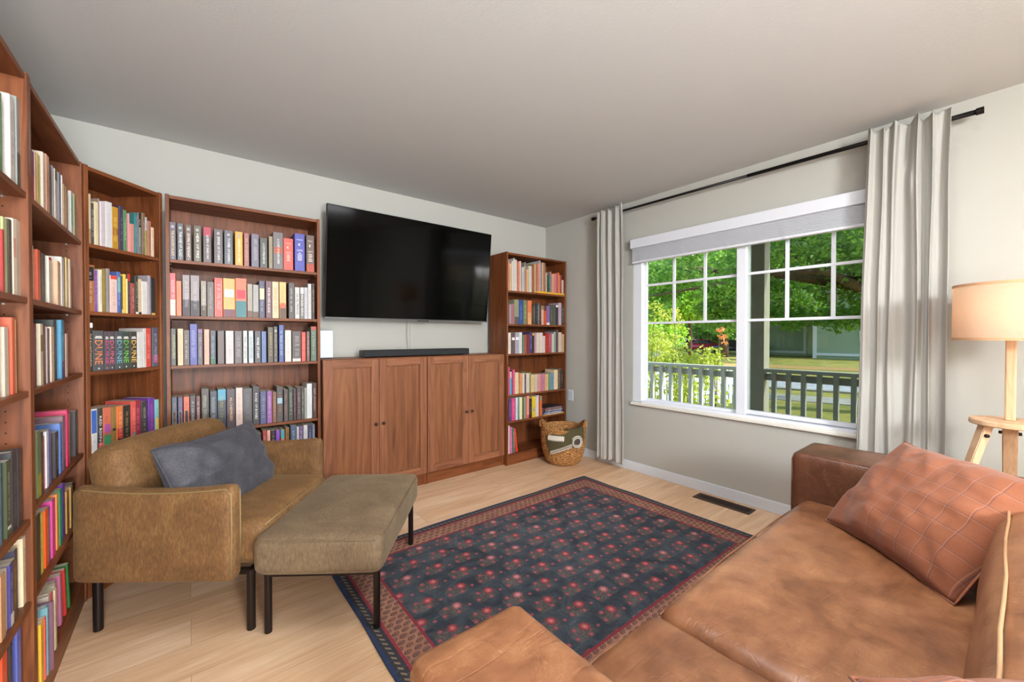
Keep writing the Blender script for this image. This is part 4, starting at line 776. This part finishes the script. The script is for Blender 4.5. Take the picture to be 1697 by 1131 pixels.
# ================================================================ SOFT FURNISHING HELPERS
def rbox(bm,c,size,r,puff=(0,0,0),n=16,amp=0,seed=0,fr=6,rot=None,sag=None):
    h=Vector(size)/2; rr=bmesh.ops.create_cube(bm,size=2); vs=rr['verts']; es=list({e for v in vs for e in v.link_edges})
    before=set(bm.verts)-set(vs)
    bmesh.ops.subdivide_edges(bm,edges=es,cuts=n-1,use_grid_fill=True)
    new=[v for v in bm.verts if v not in before]
    for v in new:
        q0=Vector(v.co)
        q=Vector(tuple(q0[i]*h[i] for i in range(3)))
        # denser rows near the rounded edges
        q=Vector(tuple(math.copysign(h[i]*(1-(1-abs(q0[i]))**1.35),q0[i]) if abs(q0[i])<1 else q0[i]*h[i] for i in range(3)))
        rc=[min(r,h[i]) for i in range(3)]
        inner=Vector(tuple(max(-(h[i]-rc[i]),min(h[i]-rc[i],q[i])) for i in range(3)))
        d=q-inner
        if d.length>1e-9: q=inner+d.normalized()*min(r,min(h))
        u=Vector(tuple(q[i]/h[i] for i in range(3)))
        for i in range(3):
            if puff[i]:
                a,b=[k for k in range(3) if k!=i]
                q[i]+=puff[i]*u[i]*max(0,1-u[a]**2)*max(0,1-u[b]**2)
        if amp:
            nn=u.normalized(); q+=nn*amp*noise.fractal(Vector((q.x*fr+seed,q.y*fr,q.z*fr)),1,2,3)
        if sag: q=sag(q,u)
        if rot: q=rot@q
        v.co=q+Vector(c)
    return new
def piping(parent,pts,r,mat,closed=False,name='piping'):
    bm=nb(); pts=[Vector(p) for p in pts]
    if closed: pts=pts+[pts[0]]
    tube(bm,pts,r,6,not closed); return obj(name,bm,mat,parent,True)
def leg(parent,x,y,z0,z1,r,mat,name='leg'):
    bm=nb(); tube(bm,[(x,y,z0),(x,y,z0+.002),(x,y,z1)],[r*.92,r,r],18); return obj(name,bm,mat,parent,False)
def place_frame(o,c,e1,e2):
    e1=Vector(e1).normalized(); n=e1.cross(Vector(e2)).normalized(); e2=n.cross(e1)
    o.matrix_world=Matrix.Translation(c)@Matrix((e1,e2,n)).transposed().to_4x4()
def pillow(name,label,w,h,th,mat,pipemat,seed,c,e1,e2,wr=.008,cat='cushion',slump=0):
    bm=nb(); n=44
    def edge(u,v):
        x=w/2*u*(1-.06*math.cos(v*PI/2)); y=h/2*v*(1-.07*math.cos(u*PI/2))
        y+=.010*noise.noise(Vector((u*2,seed,v))); return x,y
    def f(u,v,s):
        x,y=edge(u,v); p=max(0,(1-abs(u)**2.3))*max(0,(1-abs(v)**2.3))
        z=s*th/2*p**.46
        k=min(1,(1-max(abs(u),abs(v)))*5)
        rad=math.atan2(v,u)
        z+=s*wr*k*(.9*noise.fractal(Vector((u*2.2+seed,v*2.2,s)),1,2,3)+ .8*(1-p)*math.sin(rad*9+3*noise.noise(Vector((u*2,v*2,seed)))))
        x+=wr*.7*noise.noise(Vector((u*3,v*3,seed+5)))*k
        y-=slump*(1-v)*.5*(1-u*u)*s*.0
        return Vector((x,y,z))
    for s in (1,-1):
        V=[[bm.verts.new(f(-1+2*i/n,-1+2*j/n,s)) for j in range(n+1)] for i in range(n+1)]
        for i in range(n):
            for j in range(n):
                q=(V[i][j],V[i+1][j],V[i+1][j+1],V[i][j+1]); bm.faces.new(q if s>0 else q[::-1])
    bmesh.ops.remove_doubles(bm,verts=bm.verts,dist=.0004)
    o=obj(name,bm,mat,None,True); place_frame(o,c,e1,e2); tag(o,label,cat)
    ring=[(u,-1) for u in [-1+2*i/24 for i in range(24)]]+[(1,u) for u in [-1+2*i/24 for i in range(24)]]+[(-u,1) for u in [-1+2*i/24 for i in range(24)]]+[(-1,-u) for u in [-1+2*i/24 for i in range(24)]]
    piping(o,[f(u,v,0)*1.0 for u,v in ring],.0032,pipemat,True,'seam_piping'); return o
# ================================================================ ARMCHAIR (local x runs back to front, y across)
CH=thing('armchair','wide olive-brown velvet armchair in front of the corner bookcases','armchair',(-.317,2.392,0),math.atan2(-.613,.79))
def armsag(q,u):
    if u.z>0: q.z+=.010*(2*u.x*u.x-1)*u.z
    return q
bm=nb(); rbox(bm,(.295,-.030,.418),(.645,.072,.386),.032,(0,.006,0),18,.002,1,9,sag=armsag); P('armrest',bm,OLIVE,CH,True)
bm=nb(); rbox(bm,(.315,.668,.425),(.665,.072,.400),.032,(0,.006,0),18,.002,2,9,sag=armsag); P('armrest',bm,OLIVE,CH,True)
RB=Matrix.Rotation(R(-9),3,'Y')
bm=nb(); rbox(bm,(.075,.318,.515),(.165,.672,.50),.07,(.02,0,.012),22,.004,3,6,rot=RB); P('backrest',bm,OLIVE,CH,True)
bm=nb(); rbox(bm,(.372,.318,.350),(.655,.628,.185),.05,(.012,.0,.022),22,.004,4,5); P('seat_cushion',bm,OLIVE,CH,True)
for y in (-.0575,-.0025):
    pts=[(.295+.322*t,y+.0,.6015+.010*(2*t*t-1)) for t in [-.93+1.84*i/20 for i in range(21)]]+[(.609,y,.585),(.6105,y,.42),(.606,y,.25)]
    piping(CH,pts,.0028,PIPE)
pts=[(.690,.03,.422),(.699,.15,.430),(.702,.32,.434),(.699,.49,.430),(.690,.6,.422)]; piping(CH,pts,.003,PIPE)
for x,y in ((.02,.0),(.651,.0),(.651,.64),(.02,.64)): leg(CH,x,y,0,.252,.0165,BLKM)
bm=nb()
for a in ((.0,-.012,.235,.67,.012,.256),(.0,.628,.235,.67,.652,.256),(.64,.0,.235,.664,.64,.256),(.008,.0,.235,.032,.64,.256)): box(bm,*a,bev=.002)
P('underframe',bm,BLKM,CH)
L3=Vector((-.317,2.392,0)); d1=Vector((.79,-.613,0)); d2=Vector((.613,.79,0))
e2=(-.42*d1+Vector((0,0,1))).normalized()
pillow('cushion','slate grey velvet lumbar cushion leaning on the olive armchair',.64,.385,.20,GREYV,GREYV,3,L3+.345*d1+.285*d2+Vector((0,0,.575)),d2-.02*Vector((0,0,1)),e2,.017)
# ================================================================ OTTOMAN
OT=thing('ottoman','olive-grey velvet ottoman on thin dark legs in front of the armchair','ottoman',(.25,1.925,0),math.atan2(-.593,.805))
bm=nb(); rbox(bm,(.222,.330,.338),(.515,.775,.152),.034,(.004,.004,.034),24,.003,6,6); P('cushion_top',bm,OLIVE2,OT,True)
cs=[(-.0305,-.052),(.4745,-.052),(.4745,.712),(-.0305,.712)]; pts=[]
for i,(a,b) in enumerate(cs):
    c_,d_=cs[(i+1)%4]
    for k in range(1,20):
        t=k/20; e=.005*math.sin(PI*t)**.5; x=a+(c_-a)*t; y=b+(d_-b)*t
        nx,ny=((0,-1),(1,0),(0,1),(-1,0))[i]; pts.append((x+nx*e,y+ny*e,.401+.003*math.sin(PI*t)))
piping(OT,pts,.0028,OLIVE2,True)
piping(OT,[(.222+(x-.222)*.955,.330+(y-.330)*.968,.2655) for x,y,_ in pts],.0024,OLIVE2,True)
bm=nb()
for a in ((-.01,-.010,.234,.453,.010,.262),(-.01,.663,.234,.453,.683,.262),(-.010,0,.234,.010,.673,.262),(.433,0,.234,.453,.673,.262)): box(bm,*a,bev=.002)
P('underframe',bm,BLKM,OT)
for x,y,z in ((0,0,0),(.443,0,.0088),(.443,.673,.0088),(0,.673,0)): leg(OT,x,y,z,.262,.0145,BLKM)
# ================================================================ SOFA
SF=thing('sofa','long tan leather sofa in the foreground with boxy arms','sofa',(1.45,.16,0)); sx,sy=-1.45,-.16
def sbox(name,x0,y0,z0,x1,y1,z1,r,puff=(0,0,0),amp=.003,seed=1,fr=4,n=20,mat=None,rot=None):
    bm=nb(); rbox(bm,((x0+x1)/2+sx,(y0+y1)/2+sy,(z0+z1)/2),(x1-x0,y1-y0,z1-z0),r,puff,n,amp,seed,fr,rot); return P(name,bm,mat or LEA,SF,True)
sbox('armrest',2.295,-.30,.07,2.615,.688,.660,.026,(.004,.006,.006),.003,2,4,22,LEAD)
sbox('armrest',.296,-.30,.07,.545,.666,.662,.024,(.004,.006,.012),.003,3)
sbox('base',.52,-.28,.08,2.32,.60,.285,.02,(0,0,0),.001,4)
sbox('backrest',.53,-.30,.10,2.31,-.06,.655,.05,(0,0,.004),.003,5,4,20,LEA)
def wrink(o,amp,fr,seed,ax=2,lo=.6):
    for v in o.data.vertices:
        p=v.co
        if p.z>o['zt']: 
            a=noise.fractal(Vector((p.x*fr+seed,p.y*fr*.55,seed)),1,2,4); b=abs(noise.noise(Vector((p.x*5+p.y*3,p.y*2-p.x,seed+3))))
            v.co.z+=amp*(a-.9*max(0,.16-b)*4)
for i,(x0,x1) in enumerate(((.535,1.030),(1.032,2.300))):
    bm=nb(); rbox(bm,((x0+x1)/2+sx,.335+sy,.365),(x1-x0,.610,.178),.045,(0,.012,.016),40,.002,8+i,5)
    o=P('seat_cushion',bm,LEA,SF,True); o['zt']=.42; wrink(o,.006,3.0,11+i); del o['zt']
for i,(x0,x1) in enumerate(((.54,.85),(.852,2.30))):
    bm=nb(); rbox(bm,((x0+x1)/2+sx,-.062+sy,.568),(x1-x0,.215,.29),.06,(0,.012,.02),26,.005,15+i,5,Matrix.Rotation(R(9),3,'X')); P('back_cushion',bm,LEA,SF,True)
# welted seams
def seam(pts,r=.0028,m_=LEA): piping(SF,[(x+sx,y+sy,z) for x,y,z in pts],r,m_)
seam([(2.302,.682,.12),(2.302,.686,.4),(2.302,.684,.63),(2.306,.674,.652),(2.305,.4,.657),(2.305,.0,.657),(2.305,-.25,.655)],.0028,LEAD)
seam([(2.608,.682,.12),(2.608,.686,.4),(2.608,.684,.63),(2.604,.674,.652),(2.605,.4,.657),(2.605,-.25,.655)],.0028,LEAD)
seam([(.538,.661,.12),(.538,.664,.4),(.538,.662,.63),(.534,.653,.653),(.534,.3,.660),(.534,-.2,.657)])
seam([(.303,.661,.12),(.303,.664,.4),(.303,.662,.63),(.307,.653,.653),(.307,.3,.660),(.307,-.2,.657)])
seam([(.545,.628,.43),(.8,.640,.433),(1.02,.632,.428)],.003); seam([(1.045,.632,.428),(1.5,.645,.434),(2.0,.642,.433),(2.28,.630,.43)],.003)
seam([(.90,.014,.705)]+[(.96+.13*i,.013+.002*math.sin(i*1.7),.715+.002*math.sin(i)) for i in range(10)]+[(2.24,.014,.706)],.0035,Mat('worn_leather_welt','#b08660',.5).m)
for x,y in ((.36,.58),(.36,-.24),(2.55,.58),(2.55,-.24)):
    leg(SF,x+sx,y+sy,0,.085,.02,BLACK)
m=Mat('rust_plaid_cotton',rough=.85); X,Y,Z_=m.xyz(); a=.058
def ln(q,o,w): return ((q/a+o).fract()-.5).abs().lt(w)
nz=m.noise(1,3,.6,m.scaled(300,300,300)); base=m.mix(nz*.7+m.noise(9,3)*.3,'#7c4529','#a06040')
c=m.mix(ln(X,.1,.014).mx(ln(Y,.3,.014))*.75,base,'#5e4044'); c=m.mix(ln(X,.16,.010).mx(ln(Y,.36,.010))*.4,c,'#b89280'); m.col(c); m.bump(nz,.3,.001); m.b.inputs['Sheen Weight'].default_value=.15; PLAID=m.m
pillow('cushion','rust checked cushion leaning in the far corner of the leather sofa',.535,.45,.19,PLAID,PLAID,7,Vector((1.985,.195,.628)),(-.331,-.347,0),(.205,-.18,.30),.013)
pillow('cushion','rust checked cushion at the near end of the sofa, at the bottom right edge',.40,.34,.115,PLAID,PLAID,9,Vector((.72,-.125,.765)),(.74,-.67,0),(.67,.74,.02),.012)
# ================================================================ LAMP
LP=thing('floor_lamp','lit tripod lamp with a drum shade standing behind the sofa arm','lamp',(2.815,.018,0))
disc=.842
bm=nb(); lathe(bm,[(.0001,disc-.012),(.118,disc-.012),(.122,disc-.008),(.122,disc+.008),(.118,disc+.012),(.0001,disc+.012)],n=56); P('top_disc',bm,PINE,LP,False)
bm=nb(); box(bm,-.016,-.016,disc+.012,.016,.016,1.30,.005,2); P('pole',bm,PINE,LP)
for k in range(3):
    a=R(0+120*k); top=Vector((.078*math.cos(a),.078*math.sin(a),disc-.014)); bot=Vector((.300*math.cos(a),.300*math.sin(a),0))
    t=(bot-top).normalized(); s=Vector((-math.sin(a),math.cos(a),0)); n_=t.cross(s).normalized(); bm=nb(); V=[]
    for p,w_,th in ((top,.024,.016),(bot,.017,.012)):
        for i,j in ((-1,-1),(1,-1),(1,1),(-1,1)):
            q=p+s*w_*i+n_*th*j; q.z=p.z if p is top or p is bot else q.z; V.append(bm.verts.new(q))
    for f_ in ((0,1,2,3),(7,6,5,4),(0,4,5,1),(1,5,6,2),(2,6,7,3),(3,7,4,0)): bm.faces.new([V[i] for i in f_])
    bmesh.ops.recalc_face_normals(bm,faces=bm.faces); bmesh.ops.bevel(bm,geom=bm.edges[:],offset=.003,segments=2,affect='EDGES'); lg=P('leg',bm,PINE,LP)
    bm=nb(); bp=top+t*.045; tube(bm,[bp-s*.034,bp+s*.034],.0075,12); obj('bolt',bm,BLKM,lg,True)
m=Mat('linen_lamp_shade',rough=.9); n=m.noise(1,2,.5,m.scaled(380,380,60))*.5+m.noise(1,2,.5,m.scaled(60,60,380))*.5
df=m.node('ShaderNodeBsdfDiffuse'); tl=m.node('ShaderNodeBsdfTranslucent'); x=m.node('ShaderNodeMixShader'); x.inputs[0].default_value=.6
cc=m.mix(n,'#efd2b4','#fbe8d2'); m.nt.links.new(cc,df.inputs[0]); m.nt.links.new(cc,tl.inputs[0]); m.nt.links.new(df.outputs[0],x.inputs[1]); m.nt.links.new(tl.outputs[0],x.inputs[2]); m.nt.links.new(x.outputs[0],m.nt.nodes['Material Output'].inputs[0]); SHADE=m.m
R1,Z0,Z1=.177,1.207,1.456
bm=nb(); r=lathe(bm,[(R1,Z0),(R1,Z1),(R1-.0015,Z1),(R1-.0015,Z0),(R1,Z0)],n=72); P('lamp_shade',bm,SHADE,LP,True)
TRM=Mat('shade_trim_tape','#c79a72',.8).m
for za,zb in ((Z0-.001,Z0+.010),(Z1-.010,Z1+.001)):
    bm=nb(); lathe(bm,[(R1+.0012,za),(R1+.0012,zb),(R1-.0025,zb),(R1-.0025,za),(R1+.0012,za)],n=72); P('shade_trim',bm,TRM,LP)
bm=nb()
for k in range(3):
    a=R(40+120*k); tube(bm,[(.02*math.cos(a),.02*math.sin(a),1.30),(R1*math.cos(a)*.985,R1*math.sin(a)*.985,1.225)],.002,6)
P('shade_spider',bm,BLACK,LP); bm=nb(); lathe(bm,[(.0001,1.30),(.019,1.30),(.019,1.345),(.0001,1.345)],n=20); P('socket',bm,BLACK,LP)
BM=Mat('bulb_glass','#fff0d8',.3); BM.b.inputs['Emission Color'].default_value=(1,.72,.42,1); BM.b.inputs['Emission Strength'].default_value=12
bm=nb(); lathe(bm,[(.0001,1.345),(.013,1.345),(.018,1.362),(.027,1.385),(.024,1.405),(.012,1.416),(.0001,1.418)],n=20); P('bulb',bm,BM.m,LP,True)
bm=nb(); tube(bm,[(.018,.0,1.30),(.05,-.01,1.16),(.058,-.012,1.08),(.045,-.01,1.0),(.022,-.002,.93),(.020,0,.86)],.0022,6); P('cord',bm,Mat('clear_grey_cord','#b8b6b2').m,LP,True)
ll=light('lamp_light','POINT',(2.815,.018,1.385),3.2,(1,.82,.64),shadow_soft_size=.022)
# ================================================================ BASKET AND THROW
m=Mat('seagrass_weave',rough=.8); X,Y,Z_=m.xyz(); th=Y.atan2(X); n=m.noise(1,3,.6,m.vec(th*9.0,Z_*60.0,0.0)); m.col(m.ramp(n,[(.3,'#6b4420'),(.5,'#a4703c'),(.68,'#c99a60')])); m.bump(n,.3,.002); WEAVE=m.m
BK=thing('basket','round woven seagrass basket with two raised handles by the far bookcase','basket',(2.83,2.745,0))
EA=R(135)   # handles sit across the line of sight
prof=[(0,.120),(.01,.142),(.04,.168),(.09,.190),(.15,.205),(.22,.213),(.29,.214),(.36,.212)]
def prad(z):
    for (z0,r0),(z1,r1) in zip(prof,prof[1:]):
        if z<=z1: return r0+(r1-r0)*(z-z0)/(z1-z0)
    return prof[-1][1]
NT,NR=176,112
def rimz(th): c=abs(math.cos(th-EA-PI/2+PI/2)); return .350+.062*max(0,(c-.78)/.22)**1.2
def bp(th,t,inn=0):
    z=rimz(th)*t; r=prad(z); row=t*27; k=int(row); w=.0034*math.cos(th*22+PI*(k%2))*math.sin(PI*(row-k)); rough_=.0014*math.sin(PI*(row-k))
    return Vector(((r-inn+ (w+rough_)*(1 if not inn else -1))*math.cos(th),(r-inn+(w+rough_)*(1 if not inn else -1))*math.sin(th),z+.001))
bm=nb(); A=[[bm.verts.new(bp(2*PI*i/NT,j/NR)) for j in range(NR+1)] for i in range(NT)]; Bq=[[bm.verts.new(bp(2*PI*i/NT,j/(NR//4),.011)) for j in range(NR//4+1)] for i in range(NT)]
for i in range(NT):
    k=(i+1)%NT
    for j in range(NR): bm.faces.new((A[i][j],A[k][j],A[k][j+1],A[i][j+1]))
    for j in range(NR//4): bm.faces.new((Bq[k][j],Bq[i][j],Bq[i][j+1],Bq[k][j+1]))
    bm.faces.new((A[i][NR],A[k][NR],Bq[k][-1],Bq[i][-1]))
bm.faces.new([A[i][0] for i in range(NT)][::-1]); bm.faces.new([Bq[i][0] for i in range(NT)])
P('woven_body',bm,WEAVE,BK,True)
piping(BK,[bp(2*PI*i/120,1,.005)+Vector((0,0,.002)) for i in range(120)],.0065,WEAVE,True,'rim_braid')
for s in (0,1):
    a0=EA+s*PI; bm=nb(); pts=[]
    for i in range(9):
        a=a0+R(-7+14*i/8); r=.214; z=rimz(a0)-.012-.05*((i-4)/4)**2; pts.append(((r+.004)*math.cos(a),(r+.004)*math.sin(a),z))
    tube(bm,pts,.013,10); P('handle_wrap',bm,Mat('leather_wrap','#a87850',.6).m,BK,True)
m=Mat('olive_woven_throw',rough=.95); n=m.noise(1,3,.6,m.scaled(260,260,260)); m.col(m.mix(n,'#3f3820','#5f5636')); m.bump(n,.5,.002); THROW=m.m
CREAM=Mat('cream_yarn','#d9d0c2',.9).m; DKY=Mat('dark_yarn','#4a423c',.9).m
TH=thing('throw_blanket','olive throw with cream stitched edge draped over the front of the basket','blanket',(2.83,2.745,0))
va=math.atan2(-2.745,-2.83)   # angle facing the camera
def tp(u,z,off=.010): # u: lateral metres around the front (left -, right +)
    r=prad(max(0,min(z,.36)))+off; a=va+u/ r
    return Vector((r*math.cos(a),r*math.sin(a),z))
def zr(u): return rimz(va+u/.214)
def tv_top(u): return zr(u)+.008
LOW=[(-.165,.215),(-.125,.135),(-.05,.165),(.03,.198),(.08,.215),(.16,.205),(.225,.255)]
UPP=[(-.165,.300),(-.10,.322),(-.03,.318),(.02,.330),(.05,.350),(.225,.40)]
def lerp(tab,u):
    for (a,b),(c,d) in zip(tab,tab[1:]):
        if u<=c: return b+(d-b)*(u-a)/(c-a)
    return tab[-1][1]
bm=nb()
def tf(s,t):
    u=-.165+.39*s; lo=lerp(LOW,u); up=lerp(UPP,u); up=min(up,tv_top(u)) if u<.05 else tv_top(u)
    z=lo+(up-lo)*t; return tp(u,z,.011+.004*noise.noise(Vector((s*6,t*4,2))))
grid(bm,60,24,tf); o=P('blanket_cloth',bm,THROW,TH,True); md=o.modifiers.new('solidify','SOLIDIFY'); md.thickness=.006; md.offset=-.2
# part of the throw lying inside the basket, over the rim
bm=nb(); grid(bm,30,14,lambda s,t:(lambda u:(lambda p:Vector((p.x*(1-.55*t),p.y*(1-.55*t),tv_top(u)+.004+.02*math.sin(t*3)-.10*t*t)))(tp(u,tv_top(u),.010)))(.03+.185*s)); o=P('blanket_fold',bm,THROW,TH,True); md=o.modifiers.new('solidify','SOLIDIFY'); md.thickness=.006
bm=nb() # cream zigzag woven patch
n_=10; top=[]; bot=[]
for i in range(n_*2+1):
    u=-.150+.160*i/(n_*2); zt=.316-.10*(u+.06)**2-(.012 if i%2 else 0)+(-.02 if i==0 else 0); zb=.272-(.014 if i%2 else 0)+.02*abs(u+.06); top.append(tp(u,zt-.0+.0,.020)); bot.append(tp(u,zb,.020))
a=[bm.verts.new(p) for p in top]; b=[bm.verts.new(p) for p in bot]
for i in range(len(a)-1): bm.faces.new((a[i],a[i+1],b[i+1],b[i]))
o=P('cream_patch',bm,CREAM,TH); md=o.modifiers.new('solidify','SOLIDIFY'); md.thickness=.004
bm=nb() # whip stitched border
for i in range(34):
    u=-.125+.205*i/33; z=lerp(LOW,u)-.0; tube(bm,[tp(u,z-.004,.019),tp(u+.004,z+.026,.019)],.0019,5)
P('edge_stitches',bm,CREAM,TH,True)
bm=nb(); tube(bm,[tp(-.125+.205*i/20,lerp(LOW,-.125+.205*i/20)-.006,.019) for i in range(21)],.0035,7); P('edge_cord',bm,CREAM,TH,True)
# rolled corner of the border: spiral of stitched tape
bm=nb(); cu,cz=.140,.250
def sp_(a,r): return (cu+r*math.cos(a),cz+r*math.sin(a)*.95)
pts=[]; 
for i in range(60):
    a=R(150)-i*R(11); r=.064-.0006*i; u,z=sp_(a,r); pts.append(tp(u,z,.024))
tube(bm,pts,.004,7); P('rolled_cord',bm,CREAM,TH,True)
bm=nb()
for i in range(40):
    a=R(9*i); u,z=sp_(a,.060); u2,z2=sp_(a+.1,.038); tube(bm,[tp(u,z,.023),tp(u2,z2,.019)],.0018,5)
P('edge_stitches',bm,CREAM,TH,True)
bm=nb(); c0=bm.verts.new(tp(cu,cz,.017)); rg=[bm.verts.new(tp(*sp_(2*PI*i/30,.062),.017)) for i in range(30)]
for i in range(30): bm.faces.new((c0,rg[i],rg[(i+1)%30]))
o=P('rolled_underside',bm,DKY,TH); md=o.modifiers.new('solidify','SOLIDIFY'); md.thickness=.003
